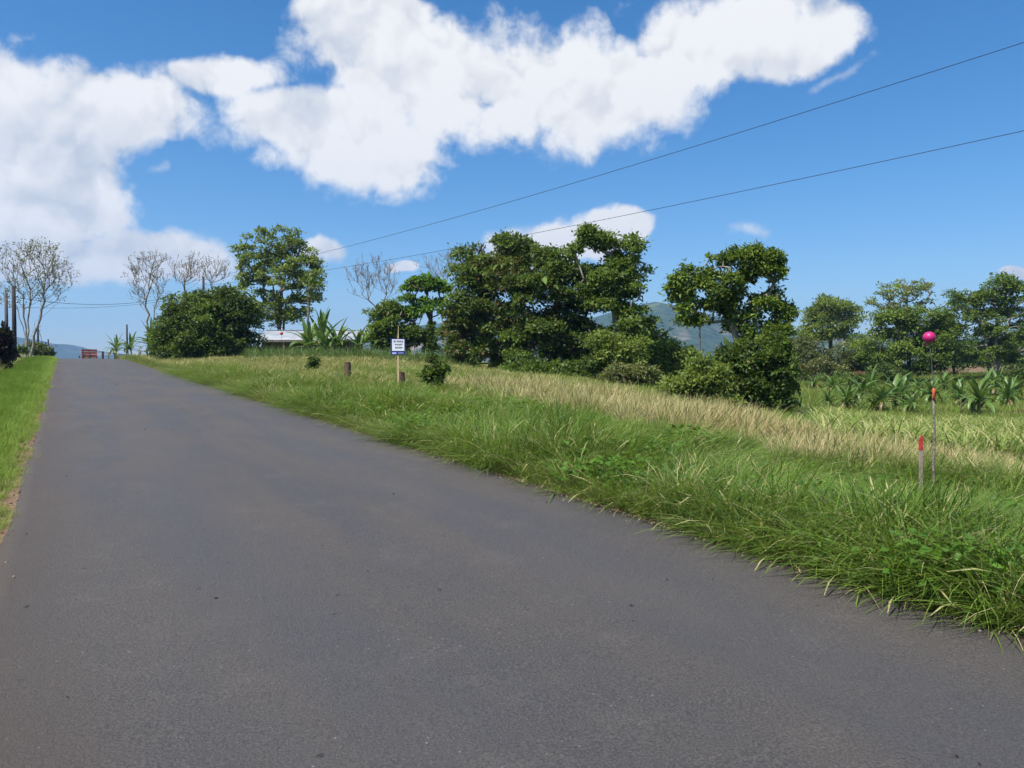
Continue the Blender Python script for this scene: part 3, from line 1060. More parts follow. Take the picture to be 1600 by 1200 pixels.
tree('dark_shrub', 'dark low shrub filling the foot of the central stand', 'shrub', 880, 40.5,
     [(860, 585, 40, 14, 36), (915, 590, 36, 18, 36), (820, 580, 30, 12, 24), (940, 575, 26, 24, 24)], 590, M_leaf_dark, M_bark_brown, leaf=0.18, per=95, clump=0.42, r_base=0.06, seed=44)
tree('light_shrub', 'feathery light green shrub under the leaning tree', 'shrub', 962, 40,
     [(955, 550, 28, 24, 30), (985, 560, 26, 26, 30), (940, 535, 16, 16, 12)], 560, M_leaf_light, M_bark_pale, leaf=0.17, per=80, clump=0.42, r_base=0.05, seed=45, solid=0.35)
tree('dark_shrub', 'dry olive shrub at the edge of the dry grass below the leaning tree', 'shrub', 985, 36,
     [(970, 590, 28, 18, 26), (1005, 595, 26, 20, 26)], 600, M_leaf_olive, M_bark_brown, leaf=0.15, per=85, clump=0.36, r_base=0.05, seed=46, oddp=0.1)
tree('light_shrub', 'bright green shrub between the leaning tree and the wide crowned tree', 'shrub', 1048, 44,
     [(1040, 560, 32, 22, 30), (1075, 565, 26, 18, 22), (1020, 545, 20, 18, 16), (1060, 580, 40, 16, 26)], 570, M_leaf_light, M_bark_pale, leaf=0.2, per=90, clump=0.48, r_base=0.05, seed=47)

# wide crowned tree with its thicket
tree('wide_tree', 'wide crowned tree with gaps of sky standing alone above a thicket', 'tree', 1172, 30,
     [(1185, 402, 38, 18, 32), (1215, 412, 20, 16, 14), (1148, 414, 26, 18, 18), (1195, 432, 40, 14, 28), (1105, 430, 32, 22, 28), (1075, 446, 28, 20, 22), (1060, 474, 20, 16, 13),
      (1112, 466, 34, 18, 24), (1142, 450, 26, 22, 20), (1088, 498, 28, 12, 12), (1162, 478, 24, 22, 18), (1206, 472, 32, 20, 26), (1226, 492, 14, 20, 12), (1180, 510, 34, 16, 22), (1216, 522, 24, 18, 18),
      (1150, 505, 20, 14, 10), (1188, 538, 34, 16, 20), (1135, 480, 18, 14, 9)],
     535, M_leaf_mid, M_bark_pale, leaf=0.16, per=70, clump=0.26, r_base=0.12, seed=51, trunks=[(1168, 520), (1142, 500), (1180, 490)], oddp=0.02, flat=0.95, solid=0.3, r_tip=0.010, seg=0.4, cvar=0.55)
tree('thicket_shrub', 'dense dark thicket at the foot of the wide crowned tree', 'shrub', 1180, 29,
     [(1182, 565, 46, 26, 66), (1212, 592, 30, 42, 66), (1172, 602, 38, 38, 68), (1152, 560, 22, 22, 24), (1195, 632, 40, 20, 50), (1215, 552, 22, 20, 22)],
     590, M_leaf_dark, M_bark_brown, leaf=0.15, per=105, clump=0.32, r_base=0.08, seed=52, oddp=0.02, trunks=[(1185, 590), (1165, 600), (1205, 600)])
tree('thicket_shrub', 'lighter green shrub on the left of the dark thicket', 'shrub', 1095, 28.5,
     [(1085, 605, 34, 22, 44), (1118, 595, 28, 28, 46), (1060, 614, 26, 20, 26), (1125, 628, 30, 18, 30), (1100, 572, 18, 14, 12)],
     600, M_leaf_light, M_bark_brown, leaf=0.15, per=100, clump=0.32, r_base=0.06, seed=53, oddp=0.03)
tree('dry_tree', 'thin grey half dead tree behind the left limb of the wide crowned tree', 'tree', 1093, 46,
     [(1090, 500, 16, 12, 8), (1098, 485, 12, 10, 5)], 510, M_leaf_olive, M_bark_grey, leaf=0.16, per=20, clump=0.4, r_base=0.055, seed=54, solid=0.3)

# far right
tree('round_tree', 'round headed olive green tree standing far behind the banana field', 'tree', 1298, 108,
     [(1300, 500, 40, 30, 70), (1280, 515, 30, 22, 30), (1322, 505, 24, 28, 30), (1300, 478, 28, 12, 20)],
     530, M_leaf_light, M_bark_brown, leaf=0.32, per=95, clump=0.95, r_base=0.25, seed=61, oddp=0.05)
tree('open_tree', 'open airy tree with a pale see through crown behind the dark trees', 'tree', 1405, 92,
     [(1405, 455, 40, 16, 34), (1435, 452, 26, 16, 24), (1375, 470, 24, 12, 16), (1415, 480, 44, 14, 26), (1370, 495, 18, 8, 8)],
     500, M_leaf_light, M_bark_pale, leaf=0.26, per=30, clump=0.62, r_base=0.2, seed=62, trunks=[(1400, 490), (1420, 495)], oddp=0.08, solid=0.3, flat=0.5, r_tip=0.022)
tree('broad_tree', 'broad dark tree behind the pink ball on the stick', 'tree', 1420, 82,
     [(1395, 510, 36, 22, 40), (1440, 515, 44, 30, 56), (1380, 550, 40, 30, 46), (1430, 560, 52, 28, 60), (1475, 545, 30, 34, 40), (1465, 500, 24, 16, 18)],
     550, M_leaf_mid, M_bark_brown, leaf=0.26, per=105, clump=0.75, r_base=0.22, seed=63, oddp=0.03)
tree('tall_tree', 'tall dark green tree rising behind the bare earth bank', 'tree', 1553, 84,
     [(1565, 455, 32, 20, 34), (1590, 470, 26, 26, 30), (1540, 480, 26, 18, 22), (1510, 470, 28, 16, 22), (1500, 500, 30, 22, 28), (1570, 510, 44, 28, 50), (1550, 550, 40, 22, 36), (1600, 550, 30, 30, 30), (1640, 500, 40, 50, 50), (1520, 555, 24, 20, 18)],
     510, M_leaf_mid, M_bark_pale, leaf=0.27, per=80, clump=0.72, r_base=0.24, seed=64, trunks=[(1535, 490), (1558, 500), (1580, 490)], oddp=0.02, solid=0.4)
tree('hedge_shrub', 'grey olive hedge shrub below the round headed tree', 'shrub', 1290, 86,
     [(1265, 560, 30, 24, 36), (1310, 565, 36, 26, 46), (1340, 575, 24, 18, 22), (1250, 545, 18, 18, 14)], 570, M_leaf_olive, M_bark_brown, leaf=0.24, per=95, clump=0.75, r_base=0.08, seed=65, oddp=0.06)
tree('hedge_shrub', 'reddish twiggy shrub at the left end of the banana field', 'shrub', 1260, 74,
     [(1258, 582, 14, 10, 14), (1275, 575, 12, 10, 10)], 585, M_leaf_olive, M_bark_brown, leaf=0.2, per=70, clump=0.5, r_base=0.05, seed=66, oddp=0.22)
tree('hedge_shrub', 'dark shrub beside the bare earth cut under the broad dark tree', 'shrub', 1365, 78,
     [(1330, 592, 22, 9, 16), (1385, 585, 24, 12, 18)], 592, M_leaf_dark, M_bark_brown, leaf=0.22, per=80, clump=0.55, r_base=0.05, seed=67)
tree('hedge_shrub', 'dark shrub in the shade of the tall tree at the right', 'shrub', 1585, 76,
     [(1585, 590, 30, 16, 26), (1625, 585, 30, 20, 26)], 595, M_leaf_dark, M_bark_brown, leaf=0.22, per=80, clump=0.6, r_base=0.05, seed=68)

tree('background_tree', 'low spreading tree in the belt behind, between the pink ball and the earth bank', 'tree', 1490, 96,
     [(1480, 535, 30, 26, 34), (1505, 550, 34, 26, 40), (1470, 560, 26, 22, 24)], 565, M_leaf_mid, M_bark_brown, leaf=0.27, per=80, clump=0.8, r_base=0.14, seed=91)
tree('background_tree', 'low tree in the belt behind, right of the round headed tree', 'tree', 1350, 98,
     [(1345, 550, 26, 24, 30), (1365, 565, 28, 22, 28), (1330, 565, 20, 18, 18)], 570, M_leaf_mid, M_bark_brown, leaf=0.27, per=80, clump=0.8, r_base=0.12, seed=92)
tree('background_tree', 'low tree in the belt behind, under the tall dark tree by the earth bank', 'tree', 1600, 100,
     [(1590, 545, 34, 26, 36), (1560, 560, 28, 18, 24), (1630, 550, 30, 28, 30)], 565, M_leaf_mid, M_bark_brown, leaf=0.27, per=80, clump=0.8, r_base=0.14, seed=93)
tree('background_tree', 'low tree in the belt behind the wide crowned tree', 'tree', 1245, 95,
     [(1240, 555, 24, 18, 24), (1215, 562, 22, 16, 20), (1180, 566, 26, 14, 20)], 570, M_leaf_mid, M_bark_brown, leaf=0.27, per=80, clump=0.75, r_base=0.12, seed=94)

# saplings in the verge
tree('coffee_sapling', 'leafy dark sapling standing in the grass right of the sign', 'sapling', 679, 23,
     [(678, 588, 14, 22, 22), (693, 582, 7, 7, 5), (668, 590, 8, 16, 8), (676, 566, 6, 8, 5), (682, 604, 10, 8, 6)], 590, M_leaf_dark, M_bark_brown,
     leaf=0.12, per=34, clump=0.12, r_base=0.035, seed=71, r_tip=0.004, seg=0.2)
tree('coffee_sapling', 'small leafy sapling in the grass left of the bare stump', 'sapling', 488, 32,
     [(488, 570, 6, 11, 12)], 575, M_leaf_dark, M_bark_brown, leaf=0.13, per=34, clump=0.14, r_base=0.03, seed=72, r_tip=0.005, seg=0.2)
tree('coffee_sapling', 'tiny dark sapling on the edge of the dry grass before the thicket', 'sapling', 1158, 16.6,
     [(1158, 672, 3, 16, 10)], 680, M_leaf_dark, M_bark_brown, leaf=0.07, per=22, clump=0.05, r_base=0.012, seed=73, r_tip=0.003, seg=0.2)


# ------------------------------------------------------------------ banana plants
def banana_leaf_mesh(length, width, arch, rip, seed):
    r = np.random.default_rng(seed)
    n = 9
    V = []
    for i in range(n + 1):
        t = i / n
        a = arch * t
        # integrate an arching midrib lying in the XZ plane, starting straight up +Z
        V.append(t)
    px_, pz_ = [0.0], [0.0]
    for i in range(n):
        a = arch * ((i + 0.5) / n) ** 1.2
        px_.append(px_[-1] + math.sin(a) * length / n)
        pz_.append(pz_[-1] + math.cos(a) * length / n)
    verts, tint = [], []
    for i in range(n + 1):
        t = i / n
        w = 0.03 if t < 0.12 else width * 0.5 * math.sin(math.pi * min(1, (t - 0.10) / 0.93) ** 0.75) + 0.015
        if i == n: w = 0.01
        a = arch * t ** 1.2
        nx, nz = -math.cos(a), math.sin(a)          # upper side of the leaf
        lift = 0.28 * w
        k = r.uniform(1 - rip, 1.0, 2)
        verts += [(px_[i] + nx * lift, -w * k[0], pz_[i] + nz * lift), (px_[i], 0, pz_[i]), (px_[i] + nx * lift, w * k[1], pz_[i] + nz * lift)]
        tint += list(np.clip(r.normal(0.5, 0.16, 3), 0, 1))
    f = []
    for i in range(n):
        b = i * 3
        f += [(b, b + 1, b + 4, b + 3), (b + 1, b + 2, b + 5, b + 4)]
    odd = np.where(r.random(len(verts)) < 0.08, 0.5, 0.0)
    return mesh_np('banana_leaf', np.array(verts), np.array(f), {'tint': np.array(tint), 'odd': odd}, smooth=True)


BLEAF = [banana_leaf_mesh(1.0, 0.15, a, 0.25, 80 + i) for i, a in enumerate((0.35, 0.7, 1.05, 1.4, 1.8, 2.2))]
M_bstem = simple('banana_stem', (0.16, 0.17, 0.06), (0.10, 0.075, 0.035), 5.0, 0.6, 0.3, 0.3)


BLEAF_DRY = banana_leaf_mesh(1.0, 0.10, 2.9, 0.5, 97)
BLEAF_DRY.attributes['odd'].data.foreach_set('value', np.ones(len(BLEAF_DRY.vertices), np.float32))


def banana(label, u, y, height, n_leaf, seed, stems=2, spread=1.0, upright=0.0, group='banana plants in the lower field', leaf_len=None):
    r0 = np.random.default_rng(seed + 500)
    stems += 1 if upright == 0 else 0
    height *= r0.uniform(0.78, 1.06) if upright == 0 else r0.uniform(1.12, 1.28)
    r = np.random.default_rng(seed)
    base = at(u, y)
    root = empty('banana_plant', base)
    ll = leaf_len or height * 0.70
    for sidx in range(stems):
        m = MB()
        off = Vector((r.normal(0, 0.25), r.normal(0, 0.25), 0)) if sidx else Vector((0, 0, 0))
        hs = (height - ll * 0.85) * (1.0 if sidx == 0 else r.uniform(0.3, 0.8))
        hs = max(hs, 0.25)
        top = off + Vector((r.normal(0, 0.06), r.normal(0, 0.06), hs))
        m.tube([off + Vector((0, 0, -0.1)), off * 0.6 + top * 0.4, top], [0.11, 0.09, 0.06], 8)
        link('stem', m.mesh('banana_stem', True), M_bstem, root)
        k = int(n_leaf * 1.75) if sidx == 0 else max(4, n_leaf // 2)
        for i in range(k):
            az = 2.4 * i + r.uniform(-0.4, 0.4)
            f = (i + 0.5) / k
            tilt = (0.12 + 0.95 * f * spread) * (1 - upright * 0.6) + r.normal(0, 0.07)
            w = min(5, max(0, int(f * 5 * spread * (1 - upright * 0.55) + 0.8 * (1 - upright) + r.normal(0, 0.8))))
            dryleaf = f > 0.85 and r.random() < 0.6
            o = link('leaf', BLEAF_DRY if dryleaf else BLEAF[w], M_banana, root)
            s = ll * r.uniform(0.75, 1.12) * (1.0 if sidx == 0 else 0.75)
            o.scale = (s, s * r.uniform(0.8, 1.15), s)
            o.rotation_euler = (r.normal(0, 0.12), tilt, az)
            o.rotation_mode = 'XYZ'
            o.location = top - Vector((0, 0, 0.25 * f * hs))
    tag(root, label, 'banana plant', group)
    return root


banana('big spreading banana plant beside the red soil terrace edge', 1530, 46, 2.75, 15, 101, 2)
banana('banana plant directly behind the orange banded stick', 1456, 58, 2.7, 14, 102, 2)
banana('banana plant standing behind the short white post', 1424, 49, 2.3, 12, 103, 2)
banana('full banana plant between the white post and the leafy banana clump', 1378, 50, 2.75, 14, 104, 3)
banana('leafy banana clump with yellowed lower leaves left in the field', 1325, 52, 2.5, 14, 105, 3)
banana('banana plant tucked behind the yellowed banana clump', 1345, 58, 2.6, 12, 106, 2)
banana('small pale banana plant in front of the reddish twiggy shrub', 1272, 72, 2.2, 10, 107, 2)
banana('banana plant in front of the bare earth bank', 1492, 62, 2.4, 12, 108, 2)
banana('young banana plant at the foot of the tall dark tree by the earth bank', 1583, 60, 2.4, 12, 109, 2)
banana('banana plant behind the spreading one near the terrace edge', 1556, 64, 2.8, 12, 110, 1)
banana('broad banana plant behind the orange stick, left of it', 1412, 60, 2.5, 12, 111, 2)
banana('banana plant past the terrace edge on the far right', 1625, 58, 2.4, 12, 112, 2)
banana('tiny young banana plant beside the dark thicket', 1247, 40, 1.1, 7, 113, 1)
banana('low banana plant with broken leaf between the clump and the thicket', 1296, 54, 2.0, 11, 114, 2)
banana('banana plant filling the row between the white post and the yellowed clump', 1400, 53, 2.6, 13, 131, 2)
banana('banana plant in the back row beside the bare earth bank, left of it', 1475, 68, 2.9, 13, 132, 2)
banana('banana plant in the back row behind the white post', 1436, 66, 2.8, 13, 133, 2)
banana('banana plant in the back row behind the yellowed clump', 1360, 66, 2.7, 13, 134, 2)
banana('banana plant right of the spreading one above the terrace edge', 1575, 52, 2.3, 12, 135, 2)
banana('banana plant between the spreading one and the orange banded stick', 1500, 55, 2.4, 12, 136, 2)
banana('banana plant in the back row next to the small pale one', 1302, 68, 2.5, 12, 137, 2)
G2 = 'banana plants around the house'
banana('upright banana plant before the white roof, left of the taller one', 483, 55, 2.5, 11, 121, 2, 1.0, 0.06, G2)
banana('tall banana plant with two erect leaves before the end of the roof', 530, 55, 2.8, 11, 122, 2, 1.0, 0.15, G2)
banana('banana plant half behind the dense small tree near the house', 562, 56, 2.5, 10, 123, 2, 1.0, 0.1, G2)
banana('banana plant behind the roof with thin erect leaves', 505, 61, 3.5, 7, 124, 1, 0.5, 0.7, G2)
banana('bushy low banana plant between the upright one and the tall one by the house', 508, 54, 2.1, 11, 128, 2, 1.0, 0.05, G2)
banana('big leaved banana plant left of the large rounded bush', 243, 60, 2.7, 10, 125, 2, 1.0, 0.1, 'banana plants at the road crest')
banana('yellowish banana plant at the crest beside the road', 182, 86, 2.4, 11, 126, 2, 1.0, 0.1, 'banana plants at the road crest')
banana('banana plant between the crest pole and the rounded bush', 207, 78, 2.4, 9, 127, 2, 0.9, 0.2, 'banana plants at the road crest')

# ------------------------------------------------------------------ house behind the maize
M_roof = simple('white_metal_roof', (0.30, 0.32, 0.35), (0.22, 0.24, 0.27), 0.8, 0.45, 0.5, 0.05)
M_wall = simple('dark_wall_boards', (0.17, 0.13, 0.10), (0.10, 0.075, 0.06), 2.5, 0.85, 0.2, 0.3)
M_fascia = simple('fascia_board', (0.16, 0.14, 0.13), (0.10, 0.09, 0.085), 3, 0.8, 0.2, 0.2)
M_glass = simple('dark_window_glass', (0.02, 0.025, 0.03), (0.03, 0.035, 0.04), 2, 0.1, 0.5, 0.02)
M_frame = simple('window_frame_wood', (0.25, 0.2, 0.15), (0.16, 0.12, 0.09), 4, 0.7, 0.3, 0.2)


def house():
    y0 = 65.0
    xl, xr = (402 - 800) / F * y0, (556 - 800) / F * y0
    w = xr - xl
    gzv = gz((xl + xr) / 2, y0 + 2)
    root = empty('house', (xl + w / 2, y0, gzv))
    tag(root, 'low house with white metal roof behind the maize and banana plants', 'house')
    eave = P(450, 531, y0 - 0.9).z - gzv
    ridge = P(450, 516.5, y0 + 2.6).z - gzv
    wall_h = eave - 0.16
    m = MB()
    m.box((0, 0.0, wall_h / 2), (w - 0.8, 0.14, wall_h))
    m.box((0, 5.2, wall_h / 2), (w - 0.8, 0.14, wall_h))
    m.box((-w / 2 + 0.47, 2.6, wall_h / 2), (0.14, 5.06, wall_h))
    m.box((w / 2 - 0.47, 2.6, wall_h / 2), (0.14, 5.06, wall_h))
    link('wall', m.mesh('house_wall'), M_wall, root)
    # roof: sheets side by side, each sheet slightly ribbed
    nsh = 11
    sw = w / nsh
    for side in (0, 1):
        for k in range(nsh):
            V, Fq = [], []
            nn = 6
            for i in range(nn + 1):
                x = -w / 2 + sw * k + sw * i / nn
                zz = 0.025 if i % 2 else 0.0
                zz += 0.004 * (k % 2)
                ya, yb = (-0.9, 2.6) if side == 0 else (6.1, 2.6)
                V += [(x, ya, eave + zz), (x, yb, ridge + zz), (x, ya, eave + zz - 0.012), (x, yb, ridge + zz - 0.012)]
            for i in range(nn):
                b = i * 4
                Fq += [(b, b + 4, b + 5, b + 1), (b + 2, b + 3, b + 7, b + 6), (b, b + 2, b + 6, b + 4)]
            link('roof_sheet', mesh_np('roof_sheet', np.array(V), np.array(Fq)), M_roof, root)
    m = MB(); m.box((0, 2.6, ridge + 0.035), (w + 0.06, 0.34, 0.03)); link('ridge_cap', m.mesh('ridge_cap', bevel=0.008), M_roof, root)
    m = MB(); m.box((0, -0.93, eave - 0.10), (w, 0.035, 0.17)); link('fascia', m.mesh('fascia', bevel=0.006), M_fascia, root)
    m = MB()
    for sx in (-1, 1):      # gable triangles
        x = sx * (w / 2 - 0.47)
        m.add([(x - .06, -0.1, wall_h), (x - .06, 5.3, wall_h), (x - .06, 2.6, ridge - 0.06), (x + .06, -0.1, wall_h), (x + .06, 5.3, wall_h), (x + .06, 2.6, ridge - 0.06)],
              [(0, 1, 2), (3, 5, 4), (0, 2, 5, 3), (1, 4, 5, 2), (0, 3, 4, 1)])
    link('gable', m.mesh('gable'), M_wall, root)
    for i, x in enumerate((-w * 0.36, -w * 0.12, w * 0.13, w * 0.36)):
        m = MB(); m.box((x, -0.105, wall_h - 0.75), (1.2, 0.06, 0.9)); wn = link('window', m.mesh('window_frame', bevel=0.008), M_frame, root)
        for sx in (-1, 1):
            m = MB(); m.box((x + sx * 0.28, -0.15, wall_h - 0.75), (0.5, 0.02, 0.76)); link('pane', m.mesh('pane'), M_glass, wn)
    for x in (-w * 0.45, -w * 0.2, w * 0.05, w * 0.27, w * 0.46):
        m = MB(); m.box((x, -0.78, (eave - 0.2) / 2), (0.1, 0.1, eave - 0.2)); link('porch_post', m.mesh('porch_post', bevel=0.008), M_frame, root)
    # lean-to at the right end
    m = MB()
    m.add([(w / 2 - .9, -1.7, eave - .05), (w / 2 + .9, -1.7, eave - .05), (w / 2 + .9, 1.2, eave + .42), (w / 2 - .9, 1.2, eave + .42)] +
          [(w / 2 - .9, -1.7, eave - .08), (w / 2 + .9, -1.7, eave - .08), (w / 2 + .9, 1.2, eave + .39), (w / 2 - .9, 1.2, eave + .39)],
          [(0, 1, 2, 3), (7, 6, 5, 4), (0, 4, 5, 1), (1, 5, 6, 2), (2, 6, 7, 3), (3, 7, 4, 0)])
    for o_ in m.v: pass
    lt = link('porch_roof', m.mesh('porch_roof'), M_roof, root)
    lt.location = (0, 0, 0.06)


house()

# ------------------------------------------------------------------ poles and wires
M_pole_dark = simple('creosoted_pole', (0.045, 0.042, 0.045), (0.025, 0.023, 0.024), 6, 0.8, 0.2, 0.4)
M_pole_grey = simple('weathered_pole', (0.10, 0.095, 0.095), (0.06, 0.056, 0.055), 6, 0.8, 0.2, 0.4)
M_metal = simple('galvanised_metal', (0.35, 0.36, 0.37), (0.25, 0.26, 0.27), 20, 0.4, 0.5, 0.1)
M_porcelain = simple('insulator', (0.30, 0.29, 0.27), (0.22, 0.21, 0.2), 20, 0.3, 0.5, 0.05)
M_wire = simple('black_cable', (0.016, 0.016, 0.018), (0.010, 0.010, 0.011), 20, 0.6, 0.3, 0.05)


def pole(label, u, y, v_top, rad, mat, fittings=True, grp='utility poles along the road'):
    b = at(u, y)
    h = P(u, v_top, y).z - b.z
    root = empty('utility_pole', b)
    m = MB()
    m.tube([(0, 0, -0.3), (0.01, 0, h * 0.5), (0, 0, h)], [rad * 1.12, rad, rad * 0.82], 10)
    link('shaft', m.mesh('pole_shaft', True), mat, root)
    if fittings:
        m = MB()
        for dz in (0.25, 0.62, 1.0):
            m.tube([(rad * 0.7, 0, h - dz), (rad + 0.09, 0, h - dz)], 0.02, 6)
        link('bracket', m.mesh('bracket'), M_metal, root)
        for dz in (0.25, 0.62, 1.0):
            m = MB(); m.tube([(rad + 0.09, 0, h - dz - 0.07), (rad + 0.09, 0, h - dz - 0.02), (rad + 0.09, 0, h - dz + 0.07)], [0.045, 0.06, 0.04], 8)
            link('insulator', m.mesh('insulator', True), M_porcelain, root)
    tag(root, label, 'pole', grp)
    return Vector((b.x, b.y, b.z + h))


pA = pole('thick dark utility pole standing in the left verge', 23, 50, 447, 0.13, M_pole_dark)
pB = pole('thinner bluish grey pole behind the dark utility pole', 11, 56, 457, 0.12, M_pole_grey)
pC = pole('short dark pole beside the pale trunks of the sparse tree', 60, 78, 506, 0.10, M_pole_dark)
pD = pole('thin pole just over the road crest, taller of the two by the roadside bush', 76, 98, 530, 0.10, M_pole_dark, False)
pE = pole('thin pole just over the road crest, shorter of the two by the roadside bush', 72, 104, 534, 0.10, M_pole_dark, False)
pF = pole('slim pole between the crest banana plants', 199, 92, 507, 0.11, M_pole_dark, False)
pG = pole('pole whose top shows above the large rounded bush', 319, 70, 432, 0.12, M_pole_dark)


def wire(label, a, b, sag, rad=0.011, n=40, grp=None):
    a = Vector(a); b = Vector(b)
    m = MB()
    pts = []
    for i in range(n + 1):
        t = i / n
        p = a.lerp(b, t)
        p.z -= sag * 4 * t * (1 - t)
        pts.append(p - a)
    m.tube(pts, rad, 5)
    o = link('power_cable', m.mesh('power_cable', True), M_wire, loc=a)
    tag(o, label, 'cable', grp)


def far_end(u, v, y, start, ext):
    """carry the straight line start -> (u,v,y) on by a factor"""
    p = P(u, v, y)
    return Vector(start) + (p - Vector(start)) * ext


s1 = pG + Vector((0.2, 0, -0.12)); s2 = pG + Vector((0.2, 0, -0.75))
wire('upper thin power cable crossing the sky above the trees', s1, far_end(1600, 30, 21, s1, 1.25), 0.95, 0.0105)
wire('lower thin power cable crossing the sky above the trees', s2, far_end(1600, 172, 21, s2, 1.25), 0.85, 0.0095)
wire('cable spanning the road crest, upper of the two', pA + Vector((0.1, 0, -0.7)), pG + Vector((-0.1, 0, -1.0)), 0.9, 0.014)
wire('cable spanning the road crest, lower of the two', pB + Vector((0.1, 0, -1.0)), pG + Vector((-0.1, 0, -1.6)), 0.5, 0.010)
wire('guy cable sloping from the short dark pole by the pale trunks', pC + Vector((0.05, 0, -0.4)), at(73, 80) + Vector((0, 0, 0.3)), 0.0, 0.02)

# ------------------------------------------------------------------ sign, stumps, stakes
M_wood_new = simple('new_sawn_wood', (0.58, 0.46, 0.26), (0.48, 0.36, 0.19), 12, 0.7, 0.2, 0.2)
M_white = simple('sign_white', (0.78, 0.79, 0.84), (0.74, 0.75, 0.80), 3, 0.45, 0.4, 0.02)
M_blue = simple('sign_blue', (0.020, 0.025, 0.16), (0.024, 0.03, 0.20), 3, 0.45, 0.4, 0.02)
M_ink = simple('sign_ink', (0.020, 0.020, 0.06), (0.026, 0.026, 0.07), 3, 0.6, 0.3, 0.02)
M_palelogo = simple('sign_pale_print', (0.40, 0.43, 0.75), (0.45, 0.48, 0.78), 3, 0.5, 0.3, 0.02)


def text_mesh(body, size, mat, parent, loc, xscale=1.0):
    cu = bpy.data.curves.new('txt', 'FONT')
    cu.body = body
    cu.size = size
    cu.align_x = 'CENTER'
    cu.extrude = 0.0008
    cu.offset = 0.0022
    t = bpy.data.objects.new('txt', cu)
    COL.objects.link(t)
    dg = bpy.context.evaluated_depsgraph_get()
    me = bpy.data.meshes.new_from_object(t.evaluated_get(dg))
    bpy.data.objects.remove(t)
    me.name = 'lettering'
    me.materials.clear()
    o = link('lettering', me, mat, parent, loc)
    o.rotation_euler = (math.pi / 2, 0, 0)
    o.scale = (xscale, 1, 1)
    return o


def for_sale_sign():
    y = 24.5
    b = at(622, y)
    root = empty('for_sale_sign', b, 0.16)
    k = y / F
    top = P(622, 508, y).z - b.z
    m = MB()
    m.add([(-.03, -.012, -.25), (.03, -.012, -.25), (.03, .012, -.25), (-.03, .012, -.25), (-.022, -.012, top * .78), (.022, -.012, top * .78), (.022, .012, top * .78), (-.022, .012, top * .78),
           (.012, -.010, top), (.02, -.010, top), (.02, .010, top), (.012, .010, top)],
          [(0, 1, 5, 4), (1, 2, 6, 5), (2, 3, 7, 6), (3, 0, 4, 7), (4, 5, 9, 8), (5, 6, 10, 9), (6, 7, 11, 10), (7, 4, 8, 11), (8, 9, 10, 11), (3, 2, 1, 0)])
    link('post', m.mesh('sign_post'), M_wood_new, root)
    zc = P(622, 541.5, y).z - b.z
    W, H = 22.5 * k, 25 * k
    m = MB(); m.box((0, -0.024, zc), (W, 0.012, H)); bd = link('board', m.mesh('sign_board', bevel=0.002), M_blue, root)
    m = MB(); m.box((0.006, -0.033, zc + 0.045), (W * 0.84, 0.004, H * 0.72)); link('panel', m.mesh('sign_panel'), M_white, bd)
    text_mesh('SE VENDE', 0.075, M_ink, bd, (0.012, -0.0365, zc + 0.132), 0.9)
    text_mesh('8398-2077', 0.062, M_ink, bd, (0.022, -0.0365, zc + 0.040), 0.86)
    text_mesh('2222-8230', 0.062, M_ink, bd, (0.022, -0.0365, zc - 0.055), 0.86)
    m = MB(); m.box((-0.115, -0.032, zc - 0.205), (0.13, 0.003, 0.05)); link('emblem', m.mesh('emblem'), M_palelogo, bd)
    m = MB(); m.box((0.09, -0.032, zc - 0.20), (0.17, 0.003, 0.022)); link('strip', m.mesh('strip'), M_palelogo, bd)
    tag(root, 'blue and white for sale sign on a pale wooden post', 'sign')


for_sale_sign()

M_stump = simple('stump_bark', (0.16, 0.105, 0.075), (0.075, 0.05, 0.038), 9, 0.95, 0.1, 0.9, bdist=0.03)
M_stump_top = simple('stump_cut', (0.36, 0.27, 0.18), (0.25, 0.18, 0.12), 14, 0.9, 0.1, 0.3)


def stump(label, u, y, v_top, width_px, seed, lean=0.0):
    r = np.random.default_rng(seed)
    b = at(u, y)
    h = P(u, v_top, y).z - b.z
    rad = width_px * 0.5 * y / F
    root = empty('tree_stump', b)
    n, lv = 14, 7
    V, Fq = [], []
    prof = r.uniform(0.86, 1.14, n)
    for i in range(lv + 1):
        t = i / lv
        for k in range(n):
            a = 2 * math.pi * k / n
            rr = rad * prof[k] * (1.22 - 0.25 * min(1, t * 2)) * r.uniform(0.95, 1.05)
            zz = t * h + (0.05 * math.sin(a + seed) + r.normal(0, .012) if i == lv else 0) - (0.15 if i == 0 else 0)
            V.append((math.cos(a) * rr + lean * t * h, math.sin(a) * rr, zz))
    for i in range(lv):
        for k in range(n):
            Fq.append((i * n + k, i * n + (k + 1) % n, (i + 1) * n + (k + 1) % n, (i + 1) * n + k))
    link('bark', mesh_np('stump_bark', np.array(V), np.array(Fq), smooth=True), M_stump, root)
    top = [V[lv * n + k] for k in range(n)]
    c = (sum(p[0] for p in top) / n, sum(p[1] for p in top) / n, sum(p[2] for p in top) / n - 0.01)
    link('cut_face', mesh_np('stump_cut', np.array(top + [c]), np.array([(k, (k + 1) % n, n) for k in range(n)])), M_stump_top, root)
    tag(root, label, 'stump')


stump('bare brown tree stump standing alone left of the sign', 543, 27, 568, 11, 3, 0.02)
stump('reddish tree stump right behind the foot of the sign post', 627.5, 25.0, 583, 12, 9, -0.05)

